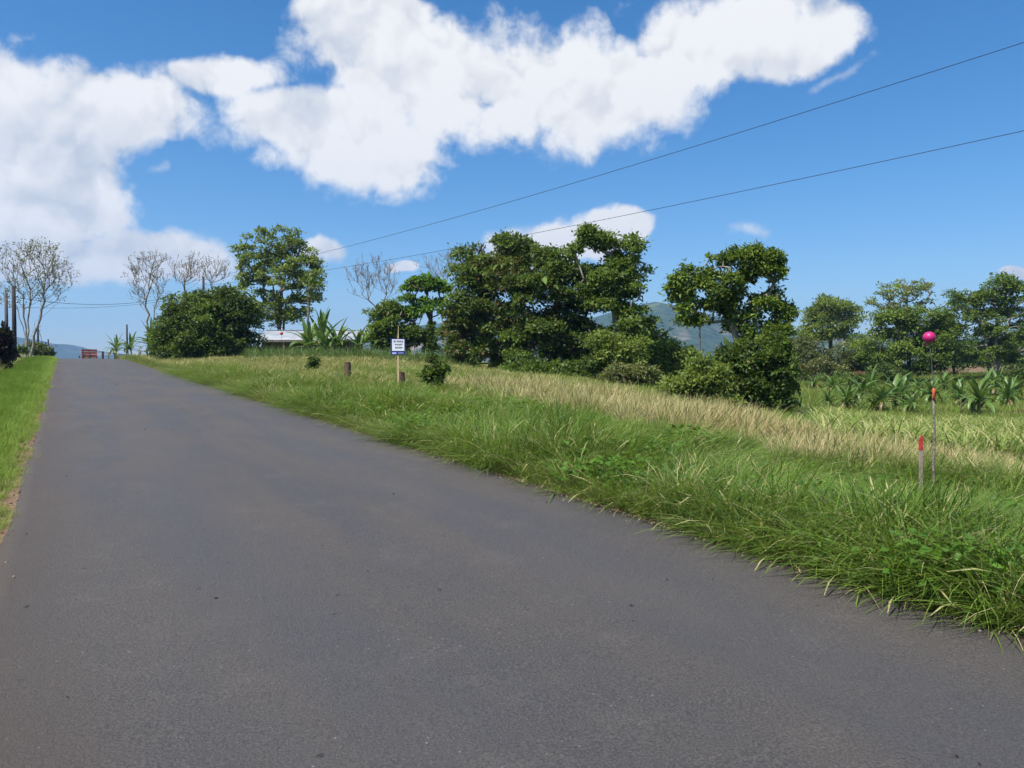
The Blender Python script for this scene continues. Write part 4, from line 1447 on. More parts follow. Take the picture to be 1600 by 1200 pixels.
M_stick = simple('lichen_stick', (0.25, 0.22, 0.17), (0.09, 0.075, 0.06), 40, 0.9, 0.1, 0.6, bdist=0.004)
M_red = simple('red_paint', (0.46, 0.05, 0.04), (0.28, 0.035, 0.03), 40, 0.6, 0.3, 0.3)
M_orange = simple('orange_paint', (0.50, 0.10, 0.035), (0.36, 0.06, 0.02), 25, 0.6, 0.3, 0.3)
M_pink = simple('pink_plastic', (0.47, 0.014, 0.145), (0.36, 0.016, 0.11), 14, 0.42, 0.4, 0.12)
M_redball = simple('red_plastic', (0.50, 0.03, 0.045), (0.42, 0.02, 0.035), 8, 0.35, 0.5, 0.05)
M_greypost = simple('grey_stake_wood', (0.30, 0.25, 0.20), (0.20, 0.165, 0.13), 14, 0.85, 0.2, 0.5)


def sphere_mesh(name, rad, sq=0.92, bump=0.0):
    n, mrow = 20, 12
    V = [(0, 0, rad * sq)]
    for i in range(1, mrow):
        a = math.pi * i / mrow
        for k in range(n):
            b = 2 * math.pi * k / n
            V.append((rad * math.sin(a) * math.cos(b), rad * math.sin(a) * math.sin(b), rad * sq * math.cos(a)))
    V.append((0, 0, -rad * sq))
    tri = [(0, 1 + k, 1 + (k + 1) % n) for k in range(n)]
    q = []
    for i in range(mrow - 2):
        for k in range(n):
            q.append((1 + i * n + k, 1 + (i + 1) * n + k, 1 + (i + 1) * n + (k + 1) % n, 1 + i * n + (k + 1) % n))
    last = len(V) - 1
    tri2 = [(last, 1 + (mrow - 2) * n + (k + 1) % n, 1 + (mrow - 2) * n + k) for k in range(n)]
    return mesh_np(name, np.array(V), [np.array(tri + tri2), np.array(q)], smooth=True)


def ball_marker(label, u, y, v_ball, d_px, v_band, u_band, v_foot_u, mat, thick=0.02, band=True):
    b = at(v_foot_u, y)
    root = empty('boundary_marker', b)
    bp = P(u, v_ball, y) - b
    mid = P(u_band, v_band, y) - b
    r = np.random.default_rng(int(u))
    m = MB()
    pts, rs = [], []
    for i in range(9):
        t = i / 8
        p = Vector((0, 0, -0.25)).lerp(mid, t)
        p.x += r.normal(0, 0.006); p.y += r.normal(0, 0.006)
        pts.append(p); rs.append(thick * (1.15 - 0.45 * t) * r.uniform(0.9, 1.1))
    m.tube(pts, rs, 8)
    link('stick', m.mesh('stick', True), M_stick, root)
    if band:
        d = (mid - pts[-2]).normalized()
        m = MB(); m.tube([mid - d * 0.07, mid + d * 0.004, mid + d * 0.07], thick * 0.98, 8); link('painted_tip', m.mesh('painted_tip', True), M_orange, root)
        m = MB(); m.tube([pts[1] + Vector((0, 0, -0.02)), pts[1] + Vector((0.002, 0, 0.05))], thick * 1.25, 8); link('painted_foot', m.mesh('painted_foot', True), M_orange, root)
    m = MB(); m.tube([mid, mid * 0.5 + bp * 0.5 + Vector((0.004, 0, 0)), bp], 0.005, 6); link('rod', m.mesh('rod'), M_pole_grey, root)
    rad = d_px * 0.5 * y / F
    link('ball', sphere_mesh('marker_ball', rad), mat, root, bp)
    m = MB(); m.tube([bp + Vector((-rad * .4, 0, -rad * 1.25)), bp + Vector((-rad * .25, 0, -rad * 0.8))], 0.006, 6); link('knot', m.mesh('knot'), mat, root)
    tag(root, label, 'marker')


ball_marker('bright pink ball on a tall thin stick with orange band in the tall grass', 1452, 9.2, 527, 19, 616, 1459, 1463, M_pink, 0.017)
ball_marker('small red ball on a thin stick standing in front of the white roof', 440, 36, 521, 5.2, 552, 440, 440, M_redball, 0.016, False)


def stake(label, u, y, v_top, v_band, wpx):
    b = at(u, y)
    root = empty('survey_stake', b)
    h = P(u, v_top, y).z - b.z
    hb = P(u, v_band, y).z - b.z
    w = wpx * y / F
    m = MB()
    m.add([(-w / 2, -.012, -.25), (w / 2, -.012, -.25), (w / 2, .012, -.25), (-w / 2, .012, -.25), (-w / 2 - .006, -.012, hb), (w / 2 - .006, -.012, hb), (w / 2 - .006, .012, hb), (-w / 2 - .006, .012, hb)],
          [(0, 1, 5, 4), (1, 2, 6, 5), (2, 3, 7, 6), (3, 0, 4, 7), (4, 5, 6, 7), (3, 2, 1, 0)])
    link('shaft', m.mesh('stake_shaft', bevel=0.002), M_greypost, root)
    m = MB()
    w2 = w * 1.06
    m.add([(-w2 / 2 - .006, -.014, hb), (w2 / 2 - .006, -.014, hb), (w2 / 2 - .006, .014, hb), (-w2 / 2 - .006, .014, hb),
           (-w2 / 2 - .006, -.014, h - .05), (w2 / 2 - .006, -.014, h - .03), (w2 / 2 - .006, .014, h - .03), (-w2 / 2 - .006, .014, h - .05), (-.004, -.014, h), (-.004, .014, h)],
          [(0, 1, 5, 8, 4), (1, 2, 6, 5), (2, 3, 7, 9, 6), (3, 0, 4, 7), (4, 8, 9, 7), (8, 5, 6, 9), (3, 2, 1, 0)])
    link('painted_tip', m.mesh('stake_tip'), M_red, root)
    tag(root, label, 'stake')


stake('grey wooden stake with red painted tip beside the pink ball marker', 1441, 8.7, 680, 703, 5.0)


def short_post(label, u, y, v_top, mat, w=0.1):
    b = at(u, y); h = P(u, v_top, y).z - b.z
    m = MB(); m.box((0, 0, h / 2 - 0.1), (w, w, h + 0.2)); m2 = m.mesh('post', bevel=0.012)
    o = link('short_post', m2, mat, loc=b)
    tag(o, label, 'post')


short_post('short white post at the foot of a banana plant', 1424.5, 47, 651, M_white, 0.11)
short_post('pale leaning post among the shrubs left of the wide crowned tree', 1101, 30.5, 553, M_white, 0.10)
short_post('dark short post at the crest where the asphalt ends', 161, 84, 549, M_pole_dark, 0.16)

# red soil edge of the terrace in the lower field
M_redsoil = simple('red_soil', (0.11, 0.056, 0.036), (0.065, 0.038, 0.026), 3.0, 0.95, 0.05, 0.8, bdist=0.08)


def soil_bank(label, pts, h, d):
    V, Fq = [], []
    r = np.random.default_rng(5)
    n = 40
    pts = [at(u, y) for u, y in pts]
    for i in range(n + 1):
        t = i / n * (len(pts) - 1)
        k = min(int(t), len(pts) - 2)
        p = pts[k].lerp(pts[k + 1], t - k)
        hh = h * math.sin(math.pi * min(1, max(0.03, i / n * 1.0))) ** 0.4 * r.uniform(0.8, 1.1)
        for j, (dy, z) in enumerate(((-d * 0.5, -0.1), (-d * 0.25, 0.55 * hh), (0, hh), (d * .6, hh * 0.95), (d * 1.4, -0.1))):
            V.append((p.x + r.normal(0, .03), p.y + dy + r.normal(0, 0.05), p.z + z))
    for i in range(n):
        for j in range(4):
            a = i * 5 + j
            Fq.append((a, a + 5, a + 6, a + 1))
    o = link('soil_bank', mesh_np('soil_bank', np.array(V), np.array(Fq), smooth=True), M_redsoil)
    tag(o, label, None, None, 'structure')


soil_bank('low red soil edge of a terrace in the lower field', [(1558, 44), (1590, 45), (1630, 46.5), (1700, 48)], 0.52, 0.8)
soil_bank('bare red earth cut below the broad dark tree', [(1325, 80), (1345, 80.5), (1372, 81)], 1.8, 2.0)


# ------------------------------------------------------------------ truck over the crest
def truck():
    s = 146.0; l = 1.9
    # keep it on the line of sight of photo column 140
    y = 126.0
    x = (140 - 800) / F * y
    s, l = sl(np.array(x), np.array(y))
    z = float(road_z(s))
    zt = P(140, 545, y).z
    base = z if zt - z < 3.6 else zt - 3.2
    root = empty('truck', (x, y, base), math.atan2(-RD[0], RD[1]))
    H = zt - base
    M_body = simple('truck_red_brown', (0.34, 0.085, 0.045), (0.22, 0.055, 0.03), 2, 0.6, 0.3, 0.2)
    M_band = simple('truck_pale_goods', (0.34, 0.25, 0.19), (0.20, 0.13, 0.10), 2, 0.7, 0.3, 0.3)
    M_tyre = simple('tyre_rubber', (0.02, 0.02, 0.02), (0.014, 0.014, 0.014), 10, 0.9, 0.2, 0.3)
    M_cab = simple('truck_cab_paint', (0.25, 0.06, 0.05), (0.22, 0.05, 0.04), 2, 0.4, 0.5, 0.02)
    M_lamp = simple('tail_lamp_red', (0.4, 0.02, 0.02), (0.35, 0.02, 0.02), 10, 0.3, 0.5, 0.02)
    W = 2.1
    bed = 1.0
    m = MB(); m.box((0, 2.2, bed), (W, 4.4, 0.16)); link('bed', m.mesh('truck_bed', bevel=0.01), M_body, root)
    nb = 5
    for k in range(nb):
        zz = bed + 0.14 + (H - bed - 0.2) * (k + 0.5) / nb
        hh = (H - bed - 0.2) / nb * 0.84
        for nm, c, sz in (('tail_board', (0, 0.03, zz), (W - 0.06, 0.05, hh)), ('side_board', (-W / 2, 2.2, zz), (0.05, 4.3, hh)), ('side_board', (W / 2, 2.2, zz), (0.05, 4.3, hh))):
            m = MB(); m.box(c, sz); link(nm, m.mesh(nm), M_band if (k == 1 and nm == 'tail_board') else M_body, root)
    for xx in (-W / 2 + 0.05, 0.0, W / 2 - 0.05):
        m = MB(); m.box((xx, -0.03, bed + (H - bed) / 2), (0.08, 0.05, H - bed)); link('stake_post', m.mesh('stake_post'), M_body, root)
    m = MB(); m.box((0, 2.2, bed + (H - bed) * 0.30), (W - 0.2, 4.0, (H - bed) * 0.45)); link('load', m.mesh('truck_load', bevel=0.05), M_band, root)
    m = MB(); m.box((0, 5.4, 1.5), (W * 0.94, 1.6, 1.7)); link('cab', m.mesh('truck_cab', bevel=0.12), M_cab, root)
    for sx in (-1, 1):
        m = MB(); m.tube([(sx * W * 0.47, 5.9, 1.95), (sx * (W * 0.5 + 0.2), 5.85, 2.0)], 0.02, 6); m.box((sx * (W * 0.5 + 0.22), 5.85, 1.95), (0.18, 0.05, 0.32)); link('mirror', m.mesh('mirror'), M_tyre, root)
        m = MB(); m.box((sx * 0.85, -0.08, 0.78), (0.24, 0.05, 0.14)); link('tail_lamp', m.mesh('tail_lamp', bevel=0.01), M_lamp, root)
        for yy in (0.9, 5.3):
            m = MB(); m.tube([(sx * 0.74, yy, 0.46), (sx * 0.78, yy, 0.46), (sx * 1.0, yy, 0.46), (sx * 1.03, yy, 0.46)], [0.36, 0.46, 0.46, 0.36], 20); w_ = link('wheel', m.mesh('wheel', True), M_tyre, root)
            m = MB(); m.tube([(sx * 1.02, yy, 0.46), (sx * 1.045, yy, 0.46)], [0.24, 0.18], 14); link('rim', m.mesh('rim'), M_metal, w_)
    m = MB(); m.box((0, 2.8, 0.72), (0.8, 5.6, 0.2)); link('chassis', m.mesh('chassis'), M_tyre, root)
    m = MB(); m.box((0, -0.05, 0.55), (W * 0.9, 0.08, 0.14)); link('bumper', m.mesh('bumper', bevel=0.01), M_tyre, root)
    tag(root, 'red brown slatted truck driving away over the road crest', 'truck')


truck()


# ------------------------------------------------------------------ grass and other ground cover
def instancer_tree():
    ng = bpy.data.node_groups.new('scatter_clumps', 'GeometryNodeTree')
    ng.interface.new_socket('Geometry', in_out='INPUT', socket_type='NodeSocketGeometry')
    ng.interface.new_socket('Geometry', in_out='OUTPUT', socket_type='NodeSocketGeometry')
    N = ng.nodes; Lk = ng.links.new
    gi = N.new('NodeGroupInput'); go = N.new('NodeGroupOutput')

    def named(nm, typ):
        n = N.new('GeometryNodeInputNamedAttribute'); n.data_type = typ
        n.inputs['Name'].default_value = nm
        return n.outputs['Attribute']
    sep = N.new('GeometryNodeSeparateGeometry'); sep.domain = 'POINT'
    Lk(gi.outputs[0], sep.inputs['Geometry'])
    cmp_ = N.new('FunctionNodeCompare'); cmp_.data_type = 'FLOAT'; cmp_.operation = 'GREATER_THAN'
    Lk(named('is_pt', 'FLOAT'), cmp_.inputs[0]); cmp_.inputs[1].default_value = 0.5
    Lk(cmp_.outputs[0], sep.inputs['Selection'])
    ins = N.new('GeometryNodeInstanceOnPoints')
    Lk(sep.outputs['Selection'], ins.inputs['Points'])
    Lk(sep.outputs['Inverted'], ins.inputs['Instance'])
    e2r = N.new('FunctionNodeEulerToRotation')
    Lk(named('rot', 'FLOAT_VECTOR'), e2r.inputs[0])
    Lk(e2r.outputs[0], ins.inputs['Rotation'])
    Lk(named('scl', 'FLOAT_VECTOR'), ins.inputs['Scale'])
    Lk(ins.outputs[0], go.inputs[0])
    return ng


NG = instancer_tree()


def blades(r, n, h, spread, width, lean, curl, seg=4, seed_head=0.0, oddp=0.08, hvar=0.35):
    """one clump of grass; returns verts, quads, tint, odd"""
    V, Fq, T, O = [], [], [], []
    for i in range(n):
        a = r.uniform(0, 2 * math.pi)
        rr = spread * math.sqrt(r.random())
        bx, by = rr * math.cos(a), rr * math.sin(a)
        az = a + r.normal(0, 0.7)
        hh = h * (1 - hvar + 2 * hvar * r.random())
        ln = abs(r.normal(lean, lean * 0.5))
        cu = abs(r.normal(curl, curl * 0.5))
        w = width * r.uniform(0.6, 1.3)
        dx, dy = math.cos(az), math.sin(az)
        tw = r.normal(0, 0.5)
        sx, sy = -math.sin(az + tw), math.cos(az + tw)
        px_, pz_ = 0.0, 0.0
        t = float(np.clip(r.normal(0.5, 0.22), 0, 1)); od = r.uniform(0.5, 1) if r.random() < oddp else 0.0
        head = r.random() < seed_head
        b0 = len(V)
        ang = ln
        for k in range(seg + 1):
            f = k / seg
            ww = w * (1 - f) ** 0.7 if not head else w * (0.35 if f < 0.7 else (1.5 if f < 0.95 else 0.5))
            if k == seg and not head: ww = w * 0.08
            V.append((bx + dx * px_ + sx * ww / 2, by + dy * px_ + sy * ww / 2, pz_ - 0.03))
            V.append((bx + dx * px_ - sx * ww / 2, by + dy * px_ - sy * ww / 2, pz_ - 0.03))
            T += [t, t]
            O += [od if not head else (0.85 if f > 0.6 else 0.35)] * 2
            px_ += math.sin(ang) * hh / seg
            pz_ += math.cos(ang) * hh / seg
            ang += cu / seg * (0.6 + 0.8 * f)
        for k in range(seg):
            b = b0 + k * 2
            Fq.append((b, b + 1, b + 3, b + 2))
    return np.array(V), np.array(Fq), np.array(T), np.array(O)


def broadleaf(r, n, h, spread, leaf):
    c = np.column_stack([r.normal(0, spread, n), r.normal(0, spread, n), h * r.uniform(0.25, 1.0, n)])
    d = unit(n, r); d[:, 2] *= 0.3
    nr = unit(n, r) * 0.5 + np.array([0, 0, 1.0])
    L = leaf * r.uniform(0.6, 1.3, n)
    v, f3 = leaf_quads(c, d, nr, L, L * 0.75, 0.12)
    return v, f3, np.repeat(r.random(n), 4), np.repeat((r.random(n) < 0.06) * 0.6, 4)


def scatter(name, label, cat, mat, clump, pts, scl, r, tilt=0.12, zs=None):
    V, Fq, T, O = clump
    n = len(pts)
    if n == 0: return
    allv = np.vstack([V, pts])
    isp = np.concatenate([np.zeros(len(V)), np.ones(n)])
    rot = np.zeros((len(allv), 3)); rot[len(V):] = np.column_stack([r.normal(0, tilt, n), r.normal(0, tilt, n), r.uniform(0, 6.283, n)])
    sc = np.ones((len(allv), 3))
    sc[len(V):] = scl[:, None] if zs is None else np.column_stack([scl, scl, zs])
    z = np.zeros(n)
    me = mesh_np(name, allv, Fq, {'is_pt': isp, 'rot': rot, 'scl': sc, 'tint': np.concatenate([T, z]), 'odd': np.concatenate([O, z])})
    o = link(name, me, mat)
    md = o.modifiers.new('scatter', 'NODES')
    md.node_group = NG
    tag(o, label, cat, None, 'stuff')
    return o


def sample(r, n, y0, y1, u0=-260, u1=1860, power=1.0):
    """random ground points, denser near; uniform in log distance when power = 0"""
    if power == 0:
        y = np.exp(r.uniform(math.log(y0), math.log(y1), n))
    else:
        p = power + 1
        y = (y0 ** p + (y1 ** p - y0 ** p) * r.random(n)) ** (1 / p)
    u = r.uniform(u0, u1, n)
    x = (u - 800) / F * y
    return x, y, u


def verge_field():
    r = np.random.default_rng(99)
    # ---- tall green grass, right verge and field (denser near the road)
    def edge_ok(x, y, extra=0.0):
        s, l = sl(x, y)
        wob = 0.10 * wave(s * 1.7, s * 0.6, 3.0) + 0.06 * wave(s * 5.1, s, 1.0)
        return (l > R_EDGE + 0.17 + extra + wob)

    clumps_tall = [blades(r, 46, 0.66, 0.15, 0.012, 0.45, 1.5, 5, 0.05, 0.20) for _ in range(3)] + \
                  [blades(r, 30, 0.84, 0.17, 0.018, 0.40, 1.8, 6, 0.0, 0.06) for _ in range(2)]
    x, y, u = sample(r, 60000, 2.2, 40, -260, 2000, 0.35)
    x2, y2, u2 = sample(r, 22000, 0.6, 16, 2000, 3600, 0.5)      # on past the right edge of the view
    x, y, u = np.concatenate([x, x2]), np.concatenate([y, y2]), np.concatenate([u, u2])
    s, l = sl(x, y)
    b = belt(x, y)
    patch = wave(x * 0.9, y * 0.9, 7.0)
    keep = edge_ok(x, y) & (r.random(len(x)) > b * np.interp(u, [640, 850, 1150, 1350, 1700], [0.5, 0.8, 0.96, 0.65, 0.4])) & (y < 40)
    keep &= (s < 26 + 10 * r.random(len(x))) | (l < R_EDGE + 2.2)
    keep &= r.random(len(x)) < np.clip(0.72 + 0.45 * patch, 0.25, 1)
    x, y, l, patch, s = x[keep], y[keep], l[keep], patch[keep], s[keep]
    z = ground(x, y)
    hgt = (0.36 + 0.26 * sstep(l, R_EDGE, R_EDGE + 0.7) - 0.22 * sstep(l, R_EDGE + 1.2, R_EDGE + 3.2)) * (1.0 + 0.35 * patch) * r.uniform(0.75, 1.2, len(x))
    hgt *= 1 - 0.2 * sstep(s, 10, 30)
    hgt *= 1 + 0.38 * wave(x * 2.3, y * 2.3, 13.0) * sstep(l, R_EDGE + 0.2, R_EDGE + 0.8)
    hgt *= 1 - 0.30 * np.exp(-((x - 4.0) ** 2 + (y - 7.2) ** 2) / 3.5)
    wd = np.clip(0.85 + y * 0.022, 0.9, 1.8) * r.uniform(0.85, 1.15, len(x))
    which = np.where(r.random(len(x)) < 0.45 + 0.25 * patch, r.integers(3, 5, len(x)), r.integers(0, 3, len(x)))
    for k in range(5):
        q = which == k
        lab = ['tall lush green grass along the right road edge', 'tall thin bladed grass with seed heads on the right verge', 'tall arching green grass in the right verge',
               'broad bladed tall grass growing among the finer grass', 'long broad arching grass blades near the marker stick'][k]
        scatter('tall_grass', lab, 'grass', M_grass, clumps_tall[k], np.column_stack([x[q], y[q], z[q]]), wd[q], r, 0.13, hgt[q])

    # ---- low sprawling grass right at the asphalt edge
    cl = [blades(r, 34, 0.22, 0.12, 0.009, 0.6, 0.9, 4, 0.0, 0.22), blades(r, 30, 0.30, 0.15, 0.009, 0.9, 0.7, 4, 0.05, 0.4)]
    n = 5200
    s = r.uniform(-4, 1, n) + 76 * r.random(n) ** 1.6
    wob = 0.10 * wave(s * 1.7, s * 0.6, 3.0)
    l = R_EDGE + 0.13 + wob + np.abs(r.normal(0, 0.16, n))
    x = RD[0] * s + RN[0] * l; y = RD[1] * s + RN[1] * l
    z = ground(x, y)
    sc_ = r.uniform(0.6, 1.2, n) * np.clip(0.9 + y * 0.012, 0.9, 1.7)
    q = r.random(n) < 0.6
    scatter('edge_grass', 'low sprawling grass creeping onto the right asphalt edge', 'grass', M_grass, cl[0], np.column_stack([x, y, z])[q], sc_[q], r, 0.3)
    scatter('edge_grass', 'dry straw litter along the right asphalt edge', 'grass', M_grass_olive, cl[1], np.column_stack([x, y, z])[~q], sc_[~q] * 0.8, r, 0.3)

    # ---- olive seeding grass on the far bank
    cl = [blades(r, 40, 0.34, 0.20, 0.011, 0.40, 1.0, 4, 0.18, 0.18) for _ in range(2)]
    x, y, u = sample(r, 60000, 14, 78, 120, 1080, 0.9)
    s, l = sl(x, y)
    b = belt(x, y)
    w = sstep(s, 14, 26)
    keep = edge_ok(x, y, 0.15) & (r.random(len(x)) < w) & (r.random(len(x)) > b * 0.9) & (r.random(len(x)) < 0.62)
    keep &= ~((y > 49) & (u > 390) & (u < 700))
    x, y, l = x[keep], y[keep], l[keep]
    z = ground(x, y)
    sc_ = np.clip(0.75 + y * 0.016, 0.9, 1.9) * r.uniform(0.8, 1.2, len(x))
    hz_ = r.uniform(0.7, 1.15, len(x)) * (1.0 + 0.25 * wave(x * 0.5, y * 0.5, 9.0))
    q = r.random(len(x)) < 0.5
    for k, qq in enumerate((q, ~q)):
        scatter('seeding_grass', ['olive seeding grass covering the bank around the sign', 'fine olive grass covering the bank below the maize'][k], 'grass', M_grass_olive, cl[k],
                np.column_stack([x, y, z])[qq], sc_[qq], r, 0.12, hz_[qq])

    # ---- dry straw-coloured belt
    cl = [blades(r, 44, 0.62, 0.20, 0.010, 0.30, 0.75, 4, 0.25, 0.09), blades(r, 36, 0.50, 0.22, 0.011, 0.5, 0.9, 4, 0.15, 0.30)]
    x, y, u = sample(r, 42000, 9, 32, 640, 2000, 0.6)
    b = belt(x, y)
    dens = np.interp(u, [640, 800, 950, 1150, 1280, 1450, 1900], [0.15, 0.42, 1.0, 1.0, 0.7, 0.28, 0.18]) * np.clip(0.66 + 1.0 * wave(x * 0.7 + 3, y * 0.9, 8.0), 0.06, 1.1)
    keep = (r.random(len(x)) < b * dens * 0.85)
    x, y, u = x[keep], y[keep], u[keep]
    z = ground(x, y)
    sc_ = np.clip(0.8 + y * 0.02, 0.9, 1.5) * r.uniform(0.8, 1.2, len(x))
    hh = r.uniform(0.65, 1.15, len(x)) * np.interp(u, [640, 900, 1100, 1300, 1600], [0.8, 1.0, 1.05, 0.8, 0.75])
    q = r.random(len(x)) < 0.55
    scatter('dry_grass', 'belt of tall straw coloured dry grass before the trees', 'grass', M_grass_dry, cl[0], np.column_stack([x, y, z])[q], sc_[q], r, 0.16, hh[q])
    scatter('dry_grass', 'lower bent dry grass within the straw coloured belt', 'grass', M_grass_dry, cl[1], np.column_stack([x, y, z])[~q], sc_[~q], r, 0.2, hh[~q])

    # ---- lower field on the right: short bright grass
    cl = [blades(r, 46, 0.34, 0.30, 0.016, 0.35, 0.9, 3, 0.04, 0.10) for _ in range(2)]
    x, y, u = sample(r, 52000, 13, 100, 930, 2150, 0.9)
    keep = ((y > np.interp(u, BELT_U, BELT_Y) + 1.0)) & (r.random(len(x)) < 0.62) & (y < 100)
    x, y = x[keep], y[keep]
    z = ground(x, y)
    sc_ = np.clip(0.8 + y * 0.018, 1, 2.4) * r.uniform(0.8, 1.25, len(x))
    hh = sc_ * r.uniform(0.5, 1.0, len(x)) * (1 + 0.45 * wave(x * 0.25, y * 0.25, 11.0))
    q = r.random(len(x)) < 0.5
    scatter('field_grass', 'short bright grass of the lower field around the banana plants', 'grass', M_grass_short, cl[0], np.column_stack([x, y, z])[q], sc_[q], r, 0.1, hh[q])
    scatter('field_grass', 'patchy weedy grass of the lower field', 'grass', M_grass_olive, cl[1], np.column_stack([x, y, z])[~q], sc_[~q], r, 0.1, hh[~q])

    # ---- maize: rows before the house, and the young plot on the right
    def maize(rr):
        V, Fq, T, O = blades(rr, 13, 1.0, 0.05, 0.075, 0.45, 1.5, 6, 0.0, 0.05, 0.3)
        V = V.copy(); V[:, 2] += 0.15 * (V[:, 2] > 0.05)
        return V, Fq, T, np.where(rr.random(len(O)) < 0.25, 0.5, O)
    n = 2600
    y = 41 + 13 * r.random(n) ** 0.6; u = r.uniform(385, 745, n)
    y = np.round(y / 0.9) * 0.9 + r.normal(0, 0.1, n)
    x = (u - 800) / F * y
    z = ground(x, y)
    scatter('maize', 'rows of dark green young maize in front of the house', 'maize', M_corn_dark, maize(r), np.column_stack([x, y, z]), r.uniform(0.36, 0.92, n) * (0.45 + 0.55 * sstep(y, 41, 48)), r, 0.16)
    n = 5200
    y = r.uniform(15, 38, n) ; u = r.uniform(1270, 1800, n)
    x = (u - 800) / F * y
    keep = (y > np.interp(u, BELT_U, BELT_Y) + 1.8) & (y < np.interp(u, [1270, 1450, 1600, 1800], [30, 40, 36, 32])) & (r.random(n) < np.interp(u, [1270, 1400, 1800], [0.25, 0.9, 0.9]))
    x, y = x[keep], y[keep]
    z = ground(x, y)
    scatter('maize', 'plot of yellowing low maize below the banana plants', 'maize', M_corn, maize(r), np.column_stack([x, y, z]), r.uniform(0.45, 0.80, len(x)), r, 0.15)

    # ---- left verge: mown bright grass, then ragged taller growth
    cl = [blades(r, 44, 0.13, 0.12, 0.008, 0.5, 0.9, 3, 0.0, 0.05), blades(r, 36, 0.11, 0.12, 0.007, 0.8, 0.6, 3, 0.0, 0.3)]
    n = 26000
    s = 3.5 + 82 * r.random(n) ** 1.5
    l = L_EDGE - 0.02 - 3.4 * r.random(n) ** 1.2 + 0.10 * wave(s * 1.3, s * 0.5, 6.0) - 0.28 * (s < 14) * r.random(n)
    x = RD[0] * s + RN[0] * l; y = RD[1] * s + RN[1] * l
    z = ground(x, y)
    dedge = -(l - L_EDGE)
    q = (r.random(n) < np.clip(0.3 + sstep(dedge, 0.05, 0.5), 0, 1))
    sc_ = r.uniform(0.7, 1.25, n) * np.clip(0.9 + s * 0.012, 0.9, 1.8) * (0.6 + 0.4 * sstep(dedge, 0, 0.5))
    scatter('verge_grass', 'short bright green grass of the left road verge', 'grass', M_grass_short, cl[0], np.column_stack([x, y, z])[q], sc_[q], r, 0.15)
    k = ~q & (r.random(n) < 0.7)
    scatter('verge_grass', 'dry clipped grass at the left asphalt edge', 'grass', M_grass_olive, cl[1], np.column_stack([x, y, z])[k], sc_[k], r, 0.2)
    cl = blades(r, 40, 0.55, 0.22, 0.013, 0.3, 0.8, 4, 0.2, 0.3)
    n = 5200
    s = 14 + 62 * r.random(n); l = L_EDGE - 2.3 - 5.5 * r.random(n)
    x = RD[0] * s + RN[0] * l; y = RD[1] * s + RN[1] * l
    keep = r.random(n) < sstep(-l, 2.4, 4.2)
    x, y = x[keep], y[keep]
    scatter('ragged_grass', 'grey green ragged grass beyond the left verge by the poles', 'grass', M_grass_olive, cl, np.column_stack([x, y, ground(x, y)]), r.uniform(0.9, 1.5, len(x)), r, 0.12)

    # ---- broad-leaved weeds among the tall grass
    cl = broadleaf(r, 30, 0.30, 0.12, 0.062)
    x, y, u = sample(r, 5200, 3.0, 24, 500, 1980, 0.2)
    s, l = sl(x, y)
    keep = edge_ok(x, y, 0.05) & (l < R_EDGE + 4.0) & (wave(x * 2.1, y * 2.1, 4.0) > 0.05) & (belt(x, y) < 0.3)
    x, y = x[keep], y[keep]
    scatter('weeds', 'broad leaved green weeds among the tall grass at the road edge', 'weeds', M_weed, cl, np.column_stack([x, y, ground(x, y)]), r.uniform(0.7, 1.5, len(x)), r, 0.15)


verge_field()


# ------------------------------------------------------------------ litter on the asphalt
M_litter = simple('dead_leaf_litter', (0.05, 0.035, 0.025), (0.02, 0.016, 0.013), 30, 0.9, 0.1, 0.3)


def litter():
    r = np.random.default_rng(31)
    n = 130
    s = 1.5 + 34 * r.random(n) ** 1.8
    l = r.uniform(L_EDGE + 0.1, R_EDGE - 0.05, n)
    x = RD[0] * s + RN[0] * l; y = RD[1] * s + RN[1] * l
    camber = 0.035 * (1 - ((l - 2.15) / 2.55) ** 2)
    z = road_z(s) + camber + 0.014
    L = r.uniform(0.012, 0.045, n) * np.clip(0.7 + s * 0.03, 0.7, 1.8)
    v, f = leaf_quads(np.column_stack([x, y, z]), np.column_stack([r.normal(size=(n, 2)), np.zeros(n)]), np.column_stack([r.normal(0, .15, (n, 2)), np.ones(n)]), L, L * r.uniform(.25, .6, n), 0.3)
    o = link('leaf_litter', mesh_np('leaf_litter', v, f), M_litter)
    tag(o, 'dark bits of dead leaf scattered on the asphalt', 'litter', None, 'stuff')


litter()

M_gravel = simple('roadside_gravel', (0.20, 0.17, 0.14), (0.08, 0.066, 0.055), 60, 0.9, 0.2, 0.4)


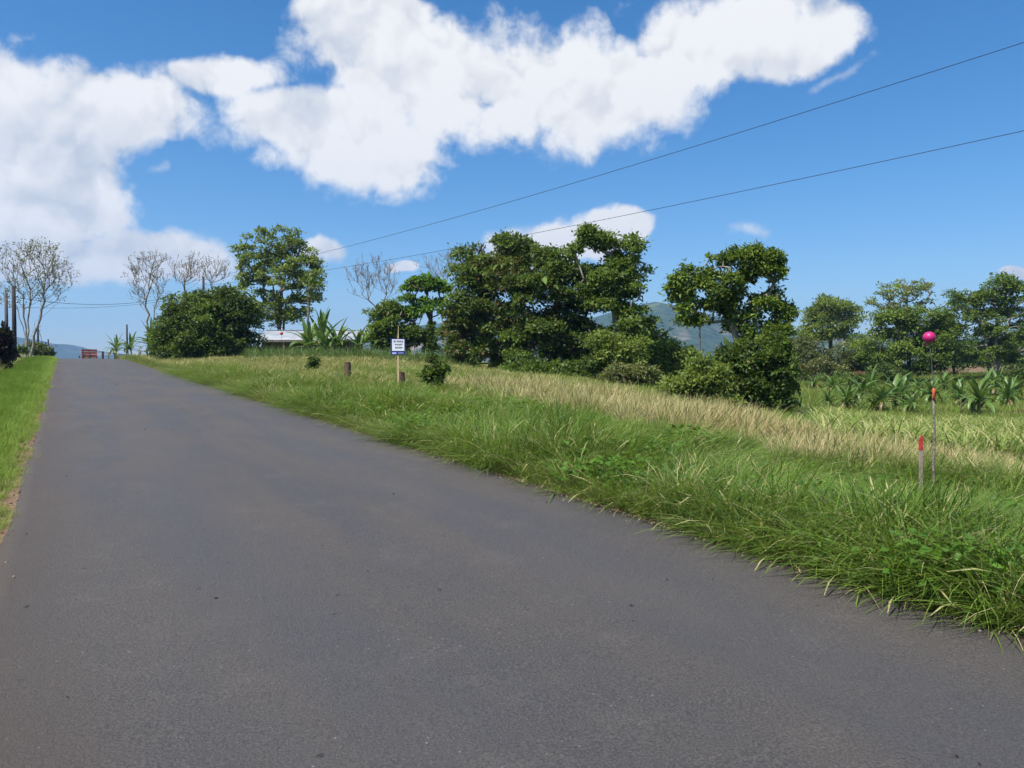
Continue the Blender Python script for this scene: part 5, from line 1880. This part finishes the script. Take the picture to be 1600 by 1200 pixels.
def gravel():
    r = np.random.default_rng(77)
    d = np.array([(1, 0, 0), (-1, 0, 0), (0, 1, 0), (0, -1, 0), (0, 0, 0.7), (0, 0, -0.4), (0.7, 0.7, 0.3), (-0.6, 0.7, 0.25)]) * 0.012
    d = d + r.normal(0, 0.002, d.shape)
    f = np.array([(4, 0, 6), (4, 6, 2), (4, 2, 7), (4, 7, 1), (4, 1, 3), (4, 3, 0), (5, 6, 0), (5, 2, 6), (5, 7, 2), (5, 1, 7), (5, 3, 1), (5, 0, 3)])
    cl = (d, f, np.zeros(8), np.zeros(8))
    n = 9000
    s = -3 + 40 * r.random(n) ** 1.7
    side = r.random(n) < 0.75
    l = np.where(side, R_EDGE + r.normal(0.02, 0.09, n), L_EDGE + r.normal(-0.10, 0.09, n))
    keep = r.random(n) < np.clip(0.55 + 0.6 * wave(s * 1.9, s * 0.8, 2.0), 0.08, 1)
    s, l = s[keep], l[keep]
    x = RD[0] * s + RN[0] * l; y = RD[1] * s + RN[1] * l
    on = (l > L_EDGE) & (l < R_EDGE)
    z = np.where(on, road_z(s) + 0.035 * (1 - ((l - 2.15) / 2.55) ** 2) + 0.012, np.maximum(ground(x, y), road_z(s) - 0.02) + 0.004)
    scatter('gravel', 'loose gravel crumbs along both asphalt edges', 'gravel', M_gravel, cl, np.column_stack([x, y, z]), r.uniform(0.4, 1.25, len(x)) ** 1.4, r, 1.0)


gravel()

# ------------------------------------------------------------------ air
def haze():
    m, g, out = newmat('haze_air')
    pv = g.n('ShaderNodeVolumePrincipled')
    pv.inputs['Color'].default_value = (0.33, 0.58, 1.0, 1)
    pv.inputs['Density'].default_value = HAZE_DENSITY
    pv.inputs['Anisotropy'].default_value = 0.2
    g.l(pv.outputs[0], out.inputs['Volume'])
    mb = MB()
    mb.box((0, 0, 150), (10400, 10400, 380))
    o = link('haze', mb.mesh('haze'), m)
    tag(o, 'thin bluish haze in the air towards the mountains', 'haze', None, 'stuff')


HAZE_DENSITY = 0.00022
haze()
